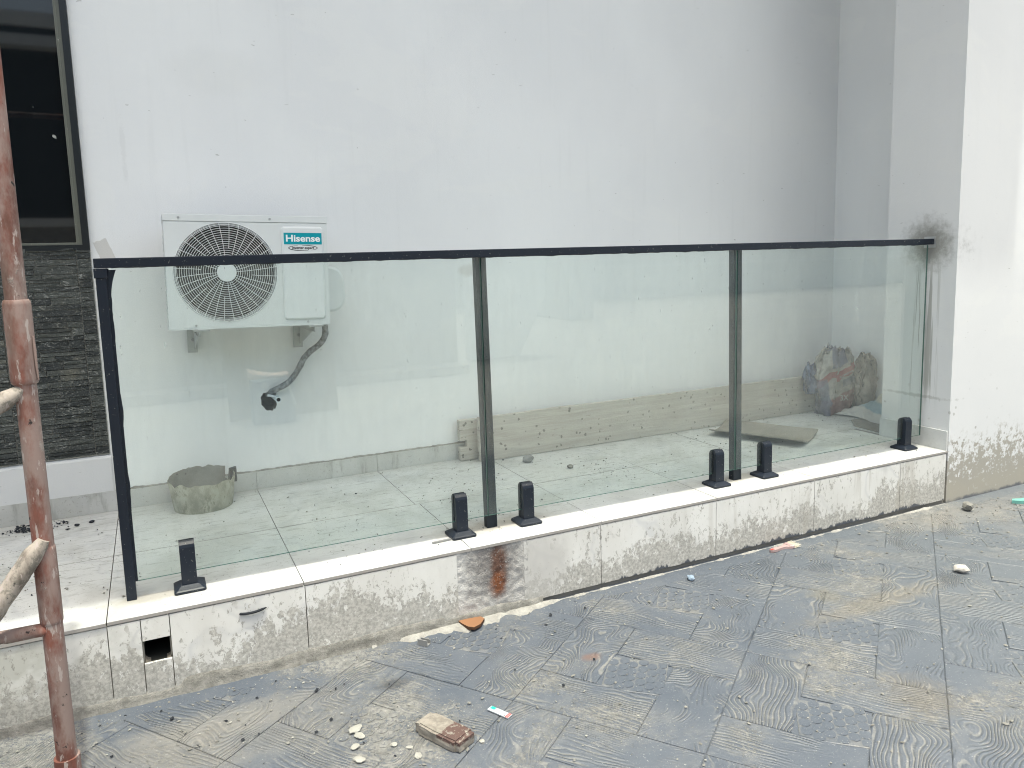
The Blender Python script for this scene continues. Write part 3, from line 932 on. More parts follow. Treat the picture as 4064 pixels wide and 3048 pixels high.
# ragged plaster lip above the skirting
vv = []
for i in range(301):
    x = -.2 + 4.4 * i / 300
    e = noise.fractal(Vector((x * 14, 3, 0)), .9, 2, 5)
    t = .0875 + max(0, .004 + .007 * e)
    vv += [(x, YW - .0105, .0878), (x, YW - .008, t), (x, YW + .002, t + .003)]
B().add(vv, [(3 * i + k, 3 * i + 3 + k, 3 * i + 4 + k, 3 * i + 1 + k) for i in range(300) for k in range(2)]).build('adhesive_line', M['mortar'], house)

# broken rim round the pipe hole
inner = []; outer = []
for k in range(40):
    t = 2 * PI * k / 40
    r = .032 + .009 * noise.fractal(Vector((math.cos(t) * 1.6, math.sin(t) * 1.6, 1)), .8, 2, 4)
    cx, cz = .487 + math.cos(t) * r * 1.25, .440 + math.sin(t) * r * .95
    if math.sin(t) < -.2: cz -= .028 * (-.2 - math.sin(t)) / .8 * (1.2 + .5 * noise.noise(Vector((t * 4, 0, 0))))
    inner.append((cx, cz))
    ro = .085 + .012 * noise.noise(Vector((math.cos(t) * 2, math.sin(t) * 2, 5)))
    outer.append((.487 + math.cos(t) * ro, .432 + math.sin(t) * ro))
vv = [(x, YW - .003, z) for x, z in inner] + [(x, YW - .0005, z) for x, z in outer] + [(x, YW + .05, z) for x, z in inner]
ff = [(i, (i + 1) % 40, 40 + (i + 1) % 40, 40 + i) for i in range(40)]
rim = B().add(vv, ff, 0); rim.add(vv, [(i, 80 + i, 80 + (i + 1) % 40, (i + 1) % 40) for i in range(40)], 1)
rim.build('plaster_rim', [M['wall'], M['hole_wall']], house)

# stone cladding: every strip of stone its own piece
clad = thing('stone_cladding', None, None)
clad.parent = house
B().box(-3.0, -.2125, YW - .006, YW + .0005, .262, 1.178).build('stone_joint', M['stone_joint'], clad)
rs = random.Random(5)
def stone_piece(x0, x1, z0, z1):
    g = .0016
    d = rs.uniform(.005, .013)
    nx = max(2, int((x1 - x0) / .03)); nz = 2
    v = []; 
    y = YW - .0065 - d
    for k in range(nz + 1):
        for i in range(nx + 1):
            e = rs.uniform(-.0022, .0022)
            v.append((x0 + g + (x1 - x0 - 2 * g) * i / nx, y + e, z0 + g + (z1 - z0 - 2 * g) * k / nz))
    f = [(k * (nx + 1) + i, k * (nx + 1) + i + 1, (k + 1) * (nx + 1) + i + 1, (k + 1) * (nx + 1) + i) for k in range(nz) for i in range(nx)]
    b = B().add(v, f, 0)
    yb = YW - .006
    ring = [i for i in range(nx + 1)] + [k * (nx + 1) + nx for k in range(1, nz + 1)] + [nz * (nx + 1) + i for i in range(nx - 1, -1, -1)] + [k * (nx + 1) for k in range(nz - 1, 0, -1)]
    rv = [v[i] for i in ring]; m = len(rv)
    b.add(rv + [(p[0], yb, p[2]) for p in rv], [((i + 1) % m, i, m + i, m + (i + 1) % m) for i in range(m)])
    b.build('stone', M['stone'], clad)
def column(x0, x1, lens, z0=.266, z1=1.176):
    z = z0
    while z < z1 - .001:
        hgt = rs.choice((.018, .022, .026, .030, .036))
        if z + hgt > z1 - .012: hgt = z1 - z
        x = x0
        while x < x1 - .001:
            L = rs.uniform(*lens)
            if x + L > x1 - .04: L = x1 - x
            if hgt > .028 and L > .08 and rs.random() < .35:
                m = z + hgt * rs.uniform(.4, .6)
                stone_piece(x, x + L, z, m); stone_piece(x, x + L, m, z + hgt)
            else: stone_piece(x, x + L, z, z + hgt)
            x += L
        z += hgt
column(-.268, -.2135, (.05, .06))
column(-.56, -.268, (.08, .2))
column(-.86, -.56, (.08, .2))

# window
win = thing('window', None, None); win.parent = house
fr = B().box(-.2395, -.213, YW - .02, YW + .06, 1.166, 2.93).box(-1.6, -.2395, YW - .02, YW + .06, 1.166, 1.188).box(-1.6, -.2395, YW - .02, YW + .06, 2.9, 2.93)
fr.build('frame', M['winframe'], win)
bd = B().box(-.262, -.240, YW - .012, YW + .05, 1.189, 2.899).box(-1.6, -.262, YW - .012, YW + .05, 1.189, 1.199).box(-1.6, -.262, YW - .012, YW + .05, 2.889, 2.899)
bd.box(-.256, -.252, YW - .016, YW - .0115, 1.199, 2.88)
bd.build('glazing_bead', M['wininner'], win)
B().box(-1.6, -.262, YW + .012, YW + .02, 1.199, 2.889).build('pane', M['winglass'], win)

# ================================================================== RAILING
rail = thing('glass_railing', 'frameless glass railing with black handrail, posts and spigots on the terrace edge', 'railing', (0, YG, 0))
hr = B().box(-.147, 3.765, -.022, .022, 1.0862, 1.1165, 0, .003)
hr.build('handrail', M['black'], rail)
B().box(3.700, 3.757, -.028, .030, 1.0838, 1.0862).box(3.7535, 3.7595, -.03, .034, 1.070, 1.128).build('rail_bracket', M['galv'], rail)
# ragged silicone bead under the rail
vv = []
for i in range(601):
    x = -.10 + 3.8 * i / 600
    e = noise.fractal(Vector((x * 12, 2, 0)), .9, 2, 5)
    d = max(0.0004, .0008 + .0035 * e)
    vv += [(x, -.0075, 1.087), (x, -.0075, 1.086 - d), (x, -.005, 1.086 - d)]
B().add(vv, [(3 * i + k, 3 * i + 1 + k, 3 * i + 4 + k, 3 * i + 3 + k) for i in range(600) for k in range(2)]).build('sealant_bead', M['black'], rail)
p1 = B().box(-.1455, -.1155, -.016, .016, .0005, 1.0855, 0, .0025).box(-.149, -.112, -.0195, .0195, 1.055, 1.0855, 0, .002)
p1.box(-.1155, -.108, -.008, .008, .06, 1.085)
p1.build('post', M['black'], rail)
# drip bulges of sealant on the first post
vv = []
for i in range(201):
    z = .30 + .78 * i / 200
    e = max(0, noise.fractal(Vector((z * 7, 8, 0)), .9, 2, 3)) * .006 + .001
    if z > .98: e += .020 * ((z - .98) / .1) ** 2
    vv += [(-.109, -.0085, z), (-.108 + e, -.0085, z)]
B().add(vv, [(2 * i, 2 * i + 1, 2 * i + 3, 2 * i + 2) for i in range(200)]).build('sealant_smear', M['black'], rail)
def cpost(xb, xt, wd):
    b = B()
    mx = Matrix.Shear('XY', 4, (0, 0)); mx = Matrix(((1, 0, (xt - xb) / 1.085, xb), (0, 1, 0, 0), (0, 0, 1, 0), (0, 0, 0, 1)))
    b.box(0, wd - .011, .012, .044, .0005, 1.0855, 0, 0, mx)
    b.box(wd - .0105, wd - .0085, .014, .044, .0005, 1.0855, 0, 0, mx)
    b.box(wd - .008, wd, .0125, .044, .0005, 1.0855, 0, 0, mx)
    b.box(wd - .011, wd, .02, .043, .0005, 1.085, 0, 0, mx)
    return b.build('post', M['black_dusty'], rail)
cpost(1.160, 1.146, .044)
cpost(2.440, 2.428, .048)
def pane(x0, x1):
    b = B().box(x0, x1, -.0045, .0045, .0585, 1.0855)
    for i in (0, 1, 4, 5): b.mi[i] = 1
    b.build('glass_pane', [M['glass'], M['glass_edge']], rail)
pane(-.1075, 1.1585); pane(1.1625, 2.4335); pane(2.4375, 3.735)
def spigot(x):
    sp = B()
    # body: two jaws with a slot for the glass and chamfered shoulders
    for sgn in (-1, 1):
        prof = [(.006 * sgn, .0145), (.0245 * sgn, .0145), (.0245 * sgn, .150), (.021 * sgn, .160), (.013 * sgn, .168), (.006 * sgn, .171)]
        v = [(-.024, y, z) for y, z in prof] + [(.024, y, z) for y, z in prof]
        n = len(prof)
        f = [(i, (i + 1) % n, n + (i + 1) % n, n + i) for i in range(n)]
        c0, c1 = tuple(range(n)), tuple(range(n, 2 * n))
        if sgn > 0: f = [tuple(reversed(q)) for q in f]; c0, c1 = c0, tuple(reversed(c1))
        else: c0, c1 = tuple(reversed(c0)), c1
        sp.add(v, f + [c0, c1], 0)
    sp.box(-.0235, .0235, -.0055, .0055, .0145, .056)
    o = sp.build('spigot', M['black'], rail, (x, 0, 0))
    bs = B()
    rings = [(.049, .0004), (.050, .003), (.050, .009), (.046, .0125), (.044, .0135), (.0335, .0195), (.0285, .0225)]
    v = []; 
    for (r, z) in rings:
        c = .006 if r > .04 else .002
        v += [(-r + c, -r, z), (r - c, -r, z), (r, -r + c, z), (r, r - c, z), (r - c, r, z), (-r + c, r, z), (-r, r - c, z), (-r, -r + c, z)]
    f = [(8 * i + k, 8 * i + (k + 1) % 8, 8 * i + 8 + (k + 1) % 8, 8 * i + 8 + k) for i in range(len(rings) - 1) for k in range(8)]
    f.append(tuple(8 * (len(rings) - 1) + k for k in range(8)))
    bs.add(v, f); bs.build('base_cover', M['black'], o)
    for k in (-1, 1):
        B().tube([(k * .012, .024, .09), (k * .012, .028, .09)], .004, 8).build('screw', M['steel_bolt'], o) if k > 0 else None
    return o
for x in (.047, 1.038, 1.331, 2.326, 2.62, 3.612): spigot(x)

# ================================================================== AIR CONDITIONER
AX0, AX1, AZ0, AZ1, AY0, AY1 = .070, .730, .8200, 1.2910, 3.400, 3.640
ac = thing('air_conditioner', 'white outdoor air conditioner unit with round fan grille mounted on the porch wall', 'air conditioner', ((AX0 + AX1) / 2, AY0, AZ0 + .235), (0, math.radians(1.35), 0))
X = lambda x: x - (AX0 + AX1) / 2
Z = lambda z: z - (AZ0 + .235)
FX, FZ, FR = X(.304), Z(1.0525), .208
# casing: front with a round opening
b = B()
n = 64
circ = [(FX + math.cos(2 * PI * k / n) * FR, FZ + math.sin(2 * PI * k / n) * FR) for k in range(n)]
x0, x1, z0, z1 = X(AX0), X(AX1), Z(AZ0), Z(AZ1)
def edge_pt(t):
    c, s_ = math.cos(t), math.sin(t)
    xr, zr0, zr1 = X(.526), z0 + .002, Z(1.262)
    cand = []
    if c > 1e-6: cand.append((xr - FX) / c)
    if c < -1e-6: cand.append((x0 - FX) / c)
    if s_ > 1e-6: cand.append((zr1 - FZ) / s_)
    if s_ < -1e-6: cand.append((zr0 - FZ) / s_)
    r = min(cand)
    return (FX + c * r, FZ + s_ * r)
# use corner-exact outline
ang = sorted(set([2 * PI * k / n for k in range(n)] + [math.atan2(zz - FZ, xx - FX) % (2 * PI) for xx in (x0, X(.526)) for zz in (z0 + .002, Z(1.262))]))
ci = [(FX + math.cos(t) * FR, FZ + math.sin(t) * FR) for t in ang]; eo = [edge_pt(t) for t in ang]
m = len(ang)
b.add([(x, 0, z) for x, z in ci] + [(x, 0, z) for x, z in eo], [(i, (i + 1) % m, m + (i + 1) % m, m + i) for i in range(m)])
b.add([(x, 0, z) for x, z in ci] + [(x, .02, z) for x, z in ci], [((i + 1) % m, i, m + i, m + (i + 1) % m) for i in range(m)])
D = AY1 - AY0
b.add([(X(.526), 0, z0 + .002), (x1, 0, z0 + .002), (x1, 0, Z(1.262)), (X(.526), 0, Z(1.262))], [(0, 1, 2, 3)])
b.add([(x0, 0, z0 + .002), (x0, D, z0 + .002), (x0, D, Z(1.262)), (x0, 0, Z(1.262))], [(3, 2, 1, 0)][::1])
b.add([(x1, 0, z0 + .002), (x1, D, z0 + .002), (x1, D, Z(1.262)), (x1, 0, Z(1.262))], [(0, 1, 2, 3)])
b.add([(x0, D, z0 + .002), (x1, D, z0 + .002), (x1, D, Z(1.262)), (x0, D, Z(1.262))], [(3, 2, 1, 0)])
b.add([(x0, 0, z0 + .002), (x1, 0, z0 + .002), (x1, D, z0 + .002), (x0, D, z0 + .002)], [(3, 2, 1, 0)])
b.build('casing', M['ac_white'], ac)
B().box(x0 - .002, x1 + .002, -.003, D + .002, Z(1.263), z1, 0, .002).build('top_cover', M['ac_white'], ac)
B().box(x0 - .001, x1 + .001, -.0015, D, z0 - .004, z0 + .0015).build('base_pan', M['ac_white'], ac)
# louvres on the left side
lv = B()
for k in range(14):
    zz = Z(.86) + k * .026
    lv.box(x0 - .002, x0 - .0003, .03, D - .03, zz, zz + .012)
lv.build('side_vent', M['ac_white'], ac)
# interior drum, coil and fan
B().box(FX - FR - .004, FX + FR + .004, .16, .17, FZ - FR - .004, FZ + FR + .004).build('coil', M['ac_coil'], ac)
drum = B(); drum.add([(x, .019, z) for x, z in ci] + [(x, .158, z) for x, z in ci], [((i + 1) % m, i, m + i, m + (i + 1) % m) for i in range(m)], 0)
drum.build('fan_drum', M['ac_dark'], ac)
for kk in range(3):
    vv = []
    for i in range(9):
        r = .045 + (FR - .058) * i / 8
        for j in range(7):
            t = kk * 2 * PI / 3 + .4 + (j / 6 - .5) * (1.25 - .25 * i / 8) + .35 * i / 8
            vv.append((FX + math.cos(t) * r, .075 + (j / 6) * .055, FZ + math.sin(t) * r))
    B().add(vv, [(7 * i + j, 7 * i + j + 1, 7 * i + 8 + j, 7 * i + 7 + j) for i in range(8) for j in range(6)], 0, True).build('fan_blade', M['ac_coil'], ac)
B().tube([(FX, .06, FZ), (FX, .14, FZ)], .045, 24).build('fan_hub', M['ac_dark'], ac)
# grille: rings and spokes
gr = B()
def ring(r, y, th=.0011, seg=72):
    gr.add([(FX + math.cos(2 * PI * k / seg) * (r + dr), y + dy, FZ + math.sin(2 * PI * k / seg) * (r + dr)) for k in range(seg) for dr, dy in ((-th, 0), (0, -th), (th, 0))],
           [(3 * k + q, 3 * ((k + 1) % seg) + q, 3 * ((k + 1) % seg) + q + 1, 3 * k + q + 1) for k in range(seg) for q in (0, 1)])
nr = 18
for i in range(nr):
    r = .046 + (FR - .052) * i / (nr - 1)
    ring(r, -.004 + .006 * max(0, (r - .17) / .04) ** 2)
ring(FR - .001, -.001, .0022); ring(.206 - .008, -.001, .0014)
def spoke(t, r0, r1, tw=.06, wd=.0013):
    vv = []
    for i in range(9):
        r = r0 + (r1 - r0) * i / 8
        a = t + tw * (r - .04) / .17
        c, s_ = math.cos(a), math.sin(a)
        y = -.006 + .006 * max(0, (r - .17) / .04) ** 2
        vv += [(FX + c * r - s_ * wd, y + .002, FZ + s_ * r + c * wd), (FX + c * r, y, FZ + s_ * r), (FX + c * r + s_ * wd, y + .002, FZ + s_ * r - c * wd)]
    gr.add(vv, [(3 * i + q, 3 * i + q + 1, 3 * i + 4 + q, 3 * i + 3 + q) for i in range(8) for q in (0, 1)])
for k in range(32):
    t = 2 * PI * k / 32 + .05
    if k % 4 == 3: spoke(t, .10, FR - .001)
    else: spoke(t, .04, FR - .001)
gr.build('fan_grille', M['ac_panel'], ac)
B().tube([(FX, -.009, FZ), (FX, -.003, FZ)], [.0385, .0395], 40).build('grille_cap', M['ac_panel'], ac)
B().tube([(FX + .001, -.006, FZ - .203), (FX + .001, .002, FZ - .203)], .0055, 14).build('grille_screw', M['galv'], ac)
# service panel
def rrect(x0, x1, z0, z1, r, n=6):
    out = []
    for (cx, cz, a0) in ((x1 - r, z1 - r, 0), (x0 + r, z1 - r, PI / 2), (x0 + r, z0 + r, PI), (x1 - r, z0 + r, 1.5 * PI)):
        for k in range(n + 1):
            t = a0 + PI / 2 * k / n; out.append((cx + math.cos(t) * r, cz + math.sin(t) * r))
    return out
def raised(x0, x1, z0, z1, r, h, c):
    o, i_ = rrect(x0, x1, z0, z1, r), rrect(x0 + c, x1 - c, z0 + c, z1 - c, max(.001, r - c))
    n = len(o)
    v = [(x, -.0003, z) for x, z in o] + [(x, -h * .6, z) for x, z in rrect(x0 + c * .3, x1 - c * .3, z0 + c * .3, z1 - c * .3, r - c * .3)] + [(x, -h, z) for x, z in i_]
    f = [(k * n + (i + 1) % n, k * n + i, k * n + n + i, k * n + n + (i + 1) % n) for k in (0, 1) for i in range(n)]
    f.append(tuple(2 * n + i for i in reversed(range(n))))
    f = [tuple(reversed(q)) for q in f]
    return B().add(v, f)
raised(X(.531), X(.713), Z(.842), Z(1.247), .018, .010, .008).build('service_panel', M['ac_panel'], ac)
st = thing('brand_sticker', None, None); bpy.data.objects.remove(st)
stk = B().box(X(.5415), X(.7035), -.0108, -.0101, Z(1.170), Z(1.2195)).build('brand_sticker', M['teal'], ac)
def text(body, size, mat, parent, cx, y, cz, name, bold=0.0, shear=0.0, width=None, rx_=PI / 2, rz=0.0, depth=.0003):
    cu = bpy.data.curves.new(name, 'FONT')
    cu.body = body; cu.size = size; cu.align_x = 'CENTER'; cu.align_y = 'CENTER'
    cu.extrude = depth; cu.offset = bold; cu.shear = shear; cu.resolution_u = 3
    tmp = bpy.data.objects.new(name, cu); C.objects.link(tmp)
    dg = bpy.context.evaluated_depsgraph_get(); dg.update()
    me = bpy.data.meshes.new_from_object(tmp.evaluated_get(dg))
    C.objects.unlink(tmp); bpy.data.objects.remove(tmp)
    me.materials.clear(); me.materials.append(mat)
    o = bpy.data.objects.new(name, me); C.objects.link(o)
    o.parent = parent; o.location = (cx, y, cz); o.rotation_euler = (rx_, 0, rz)
    if width:
        xs = [v.co.x for v in me.vertices]; o.scale[0] = width / (max(xs) - min(xs))
    return o
# the sticker's children live in the unit's frame (stk sits at its origin)
text('Hisense', .040, M['white_print'], stk, (X(.5415) + X(.7035)) / 2, -.0112, Z(1.1945), 'lettering', .0011, 0, .146)
ex = thing('x', None, None); bpy.data.objects.remove(ex)
sub = B()
cx_, cz_ = X(.622), Z(1.1545)
for (t0, t1) in ((.62 * PI, 1.62 * PI), (-.30 * PI, .52 * PI)):
    vv = []
    for i in range(25):
        t = t0 + (t1 - t0) * i / 24
        wd = .0014 * math.sin(PI * i / 24) + .0004
        px, pz = math.cos(t), math.sin(t)
        vv += [(cx_ + px * (.061 + wd), -.0106, cz_ + pz * (.0115 + wd)), (cx_ + px * (.061 - wd), -.0106, cz_ + pz * (.0115 - wd))]
    sub.add(vv, [(2 * i, 2 * i + 1, 2 * i + 3, 2 * i + 2) for i in range(24)])
oval = sub.build('oval_mark', M['dark_print'], ac)
text('inverter expert', .0165, M['dark_print'], oval, cx_, -.0108, cz_ + .0005, 'lettering', .00035, .12, .094)
def screw(x, z, y=-.004):
    B().tube([(x, y - .002, z), (x, y + .004, z)], [.0045, .0055], 12).build('screw', M['galv'], ac)
screw(X(.128), Z(1.277)); screw(X(.488), Z(1.277)); screw(X(.174), z0 + .012, -.0005); screw(X(.634), z0 + .012, -.0005)
# round valve cover on the right side
vc = B(); prof = [(x1 + .001, Z(1.075))]
for i in range(9): t = PI / 2 - PI / 2 * i / 8; prof.append((x1 + .045 + math.cos(t) * .062, Z(.995) + math.sin(t) * .078))
for i in range(9): t = -PI / 2 * i / 8; prof.append((x1 + .045 + math.cos(t) * .062, Z(.925) + math.sin(t) * .062))
prof.append((x1 + .001, Z(.860)))
m_ = len(prof); cxv = x1 + .03; czv = Z(.965)
inn = [(cxv + (x - cxv) * .90, czv + (z - czv) * .90) for x, z in prof]
vc.add([(x, .150, z) for x, z in inn] + [(x, .156, z) for x, z in prof] + [(x, .225, z) for x, z in prof], [tuple(range(m_))[::-1]] + [(k * m_ + i, k * m_ + i + 1, k * m_ + m_ + i + 1, k * m_ + m_ + i) for k in (0, 1) for i in range(m_ - 1)])
vc.build('valve_cover', M['ac_white'], ac)
# wall brackets
for bx in (.180, .655):
    br = B()
    x = X(bx)
    br.box(x - .02, x + .045, -.006, D + .115, z0 - .012, z0 - .0045)          # horizontal arm
    br.box(x + .004, x + .008, .0, D + .115, z0 - .035, z0 - .012)
    br.box(x - .03, x + .012, D + .098, D + .112, z0 - .135, z0 - .012)      # wall leg
    o = br.build('wall_bracket', M['galv'], ac)
    B().prism([(.02, z0 - .034), (D + .098, z0 - .034), (D + .098, z0 - .12)], 0, .003, 0, Matrix(((0, 0, 1, x - .002), (1, 0, 0, 0), (0, 1, 0, 0), (0, 0, 0, 1)))).build('gusset', M['galv'], o)
    B().tube([(x - .006, D + .090, z0 - .075), (x - .006, D + .099, z0 - .075)], .009, 6, smooth=False).build('bolt', M['steel_bolt'], o)
    B().box(x + .0, x + .04, -.004, .03, z0 - .011, z0 - .003).build('rubber_foot', M['white_print'], o)
# lagged pipe to the hole in the wall
PR = .0145
pth = [(.735, 3.60, .83), (.748, 3.63, .785), (.752, 3.66, .735), (.728, 3.69, .69), (.682, 3.705, .655), (.655, 3.712, .625), (.632, 3.715, .585), (.605, 3.715, .545), (.575, 3.715, .515), (.54, 3.718, .496), (.505, 3.735, .478), (.485, 3.80, .452)]
def smooth_path(p, n=4):
    out = []
    P_ = [Vector(q) for q in p]
    for i in range(len(P_) - 1):
        a0 = P_[max(i - 1, 0)]; a1 = P_[i]; a2 = P_[i + 1]; a3 = P_[min(i + 2, len(P_) - 1)]
        for k in range(n):
            t = k / n
            out.append(.5 * ((2 * a1) + (a2 - a0) * t + (2 * a0 - 5 * a1 + 4 * a2 - a3) * t * t + (3 * a1 - a0 - 3 * a2 + a3) * t ** 3))
    return out + [P_[-1]]
sp_ = smooth_path(pth)
pipe = B().tube(sp_, [PR + .0025 * noise.noise(Vector((i * .5, 0, 0))) for i in range(len(sp_))], 16, wob=.10)
po = pipe.build('insulated_pipe', M['wrap'])
po.parent = ac; po.matrix_parent_inverse = (Matrix.Translation(ac.location) @ Matrix.Rotation(math.radians(1.35), 4, 'Y')).inverted()
# drain pipe ends in the hole
dp = thing('drain_pipe', 'grey plastic pipe stub poking out of the broken hole below the air conditioner', 'pipe', (.522, 3.73, .437))
t_ = B(); n_ = 20
for (r, rev) in ((.0140, False), (.0095, True)):
    v = [(math.cos(2 * PI * k / n_) * r - (.0 if j == 0 else .012), -.025 if j == 0 else .08, math.sin(2 * PI * k / n_) * r + (0 if j == 0 else .01)) for j in (0, 1) for k in range(n_)]
    f = [(k, (k + 1) % n_, n_ + (k + 1) % n_, n_ + k) for k in range(n_)]
    t_.add(v, [tuple(reversed(q)) for q in f] if rev else f, 1 if rev else 0, True)
t_.add([(math.cos(2 * PI * k / n_) * r, -.025, math.sin(2 * PI * k / n_) * r) for r in (.0140, .0095) for k in range(n_)], [(k, (k + 1) % n_, n_ + (k + 1) % n_, n_ + k) for k in range(n_)])
t_.build('pipe_end', [M['pvc'], M['void']], dp)
cl = B().tube(smooth_path([(-.045, .0, .022), (-.025, -.008, .018), (-.012, -.005, .012), (.0, .005, .016)]), .006, 8)
cl.build('white_cable_tail', M['pvc'], dp)

# ================================================================== THINGS ON THE TERRACE
# cut-down bucket
bk_ = thing('bucket', 'cut-down cement caked plastic bucket with a ragged rim on the terrace floor', 'bucket', (.150, 3.610, .0))
n = 72; v = []
def rim_z(t):
    e = noise.fractal(Vector((math.cos(t) * 2.5, math.sin(t) * 2.5, 4)), .9, 2, 4)
    return .130 + .014 * e + .024 * max(0, math.sin(t))
for (ri, zt, key) in ((.124, .0, 0), (.130, .3, 0), (.136, .65, 0), (.143, 1.0, 1)):
    for k in range(n):
        t = 2 * PI * k / n
        z = .001 if zt == 0 else rim_z(t) * zt
        rr_ = ri * (1 + .012 * noise.noise(Vector((math.cos(t) * 2, math.sin(t) * 2, zt * 2))))
        v.append((math.cos(t) * rr_, math.sin(t) * rr_ * .94, z))
f = []
gap = {6, 7}
for r in range(3):
    for k in range(n):
        if r == 2 and k in gap: continue
        f.append((r * n + k, r * n + (k + 1) % n, (r + 1) * n + (k + 1) % n, (r + 1) * n + k))
bw = B().add(v, f, 0, True)
v2 = [(x * .985, y * .985, z) for x, y, z in v]
bw.add(v2, [tuple(reversed(q)) for q in f], 1, True)
bw.add(v[3 * n:] + v2[3 * n:], [(k, (k + 1) % n, n + (k + 1) % n, n + k) for k in range(n) if k not in gap])
bw.build('bucket_wall', [M['bucket'], M['bucket_in']], bk_)
B().add([(math.cos(2 * PI * k / 36) * .122, math.sin(2 * PI * k / 36) * .115, .004) for k in range(36)], [tuple(range(36))]).build('bucket_bottom', M['bucket_in'], bk_)
B().prism([(.122, .045), (.150, .062), (.155, .050), (.150, .03), (.128, .03)], .085, .150).build('torn_flap', M['black_dusty'], bk_)

def board(name, label, x0, x1, y0, y1, h, notch=False, lean=0.0, mat='plank', gr='long planks lying along the porch wall'):
    L = x1 - x0
    nx, nz = int(L / .04), 6
    rr_ = random.Random(int(x0 * 100))
    def yy(x, z, off): return off + .0015 * noise.noise(Vector((x * 4, z * 20, 1)))
    v = []; 
    pts = []
    for side in (0, 1):
        for k in range(nz + 1):
            for i in range(nx + 1):
                x = L * i / nx; z = h * k / nz
                zz = z + (.003 * noise.fractal(Vector((x * 3, 0, 9)), .8, 2, 4) if k == nz else 0) + (.0015 * noise.noise(Vector((x * 6, 4, 2))) + .002 if k == 0 else 0)
                xx = x + (.004 * noise.noise(Vector((z * 40, side, 7))) if i in (0, nx) else 0)
                v.append((xx, yy(x, z, 0 if side == 0 else (y1 - y0)), zz))
    m = (nx + 1) * (nz + 1)
    def skip(i, k): return notch and k == 2 and i == 0
    f = []
    for k in range(nz):
        for i in range(nx):
            if skip(i, k): continue
            a = k * (nx + 1) + i
            f.append((a, a + 1, a + nx + 2, a + nx + 1)); f.append((m + a + nx + 1, m + a + nx + 2, m + a + 1, m + a))
    for i in range(nx):
        f.append((i + 1, i, m + i, m + i + 1)); a = nz * (nx + 1) + i; f.append((a, a + 1, m + a + 1, m + a))
    for k in range(nz):
        a = k * (nx + 1)
        if skip(0, k):
            f.append((a + 1, m + a + 1, m + a + nx + 2, a + nx + 2)); f.append((a, a + 1, m + a + 1, m + a)); f.append((a + nx + 1, m + a + nx + 1, m + a + nx + 2, a + nx + 2))
        else: f.append((a, a + nx + 1, m + a + nx + 1, m + a))
        a += nx; f.append((a + nx + 1, a, m + a, m + a + nx + 1))
    o = B().add(v, f).build(name, M[mat], None, (x0, y0, .001), (lean, 0, 0))
    return tag(o, label, 'plank', gr)
board('plank', 'long cement spotted plank on edge on the terrace, front one of the two', 1.532, 4.05, 3.628, 3.660, .240, lean=-.03)
board('plank', 'shorter-looking rear plank with a split notched end, behind the long spotted plank', 1.445, 3.9, 3.700, 3.735, .222, notch=True)

# warped sheet on the floor
q = [Vector((2.922, 3.448, 0)), Vector((3.154, 2.958, 0)), Vector((3.479, 3.147, 0)), Vector((3.213, 3.635, 0))]
n = 14; v = []
for th in (0, 1):
    for k in range(n + 1):
        for i in range(n + 1):
            s_, t = i / n, k / n
            p = (q[0] * (1 - s_) + q[1] * s_) * (1 - t) + (q[3] * (1 - s_) + q[2] * s_) * t
            z = .006 + .028 * (2 * abs(t - .55)) ** 2.2 + .004 * noise.noise(p * 4)
            v.append((p.x, p.y, z + th * .006))
m = (n + 1) ** 2
f = []
for k in range(n):
    for i in range(n):
        a = k * (n + 1) + i
        f.append((a + n + 1, a + n + 2, a + 1, a)); f.append((m + a, m + a + 1, m + a + n + 2, m + a + n + 1))
for i in range(n):
    for (a, c) in ((i, i + 1), (n * (n + 1) + i + 1, n * (n + 1) + i), ((i + 1) * (n + 1), i * (n + 1)), (i * (n + 1) + n, (i + 1) * (n + 1) + n)):
        f.append((a, c, m + c, m + a))
tag(B().add(v, f).build('board_offcut', M['sheet']), 'thin warped brown sheet lying flat behind the third glass pane', 'board')

def sack(name, label, loc, size, mat, seed, rotz, squash=0.0, lean=0.0, kind='stand'):
    bm = bmesh.new()
    bmesh.ops.create_cube(bm, size=1)
    bmesh.ops.subdivide_edges(bm, edges=bm.edges[:], cuts=13, use_grid_fill=True)
    w_, d_, h_s = size
    for q in bm.verts:
        c = q.co
        # pillow
        px, py, pz = c.x * 2, c.y * 2, c.z * 2
        k = 1 - .35 * (abs(pz) ** 4)
        X_, Y_, Z_ = c.x * w_, c.y * d_ * (1 - .55 * abs(px) ** 3) * k, (c.z + .5) * h_s
        nv = Vector((c.x * 3.2 + seed, c.y * 3.2, c.z * 3.2))
        e = noise.fractal(nv, .7, 2.1, 5)
        rg = abs(noise.noise(nv * 1.6)) - .2
        if kind == 'stand': X_ *= 1.0 - .30 * max(0, -pz) ** 1.5 - .38 * max(0, pz) ** 2.2
        X_ += e * .07 * w_ / .3; Y_ += (e * .05 + rg * .07) * d_ / .2 
        if pz > .2 and kind == 'stand':
            Z_ += noise.fractal(Vector((c.x * 5 + seed, c.y * 5, 7)), .7, 2, 3) * .075 * (pz - .2)
        if kind == 'low':
            Z_ *= max(.10, .5 + .5 * px + .25 * e)
        if pz < -.9: Z_ = .002
        X_ += lean * Z_
        q.co = Vector((X_, Y_, max(.002, Z_)))
    me = bpy.data.meshes.new(name); bm.to_mesh(me); bm.free()
    for p in me.polygons: p.use_smooth = True
    me.materials.append(mat)
    o = bpy.data.objects.new(name, me); C.objects.link(o)
    o.location = loc; o.rotation_euler = (0, 0, rotz)
    return tag(o, label, 'sack', 'old cement sacks in the porch corner')
s1 = sack('cement_sack', 'crumpled standing cement sack with red band and blue print against the porch corner', (4.02, 3.53, .0), (.27, .17, .41), M['sack_print'], 2.0, -.25, lean=.05)
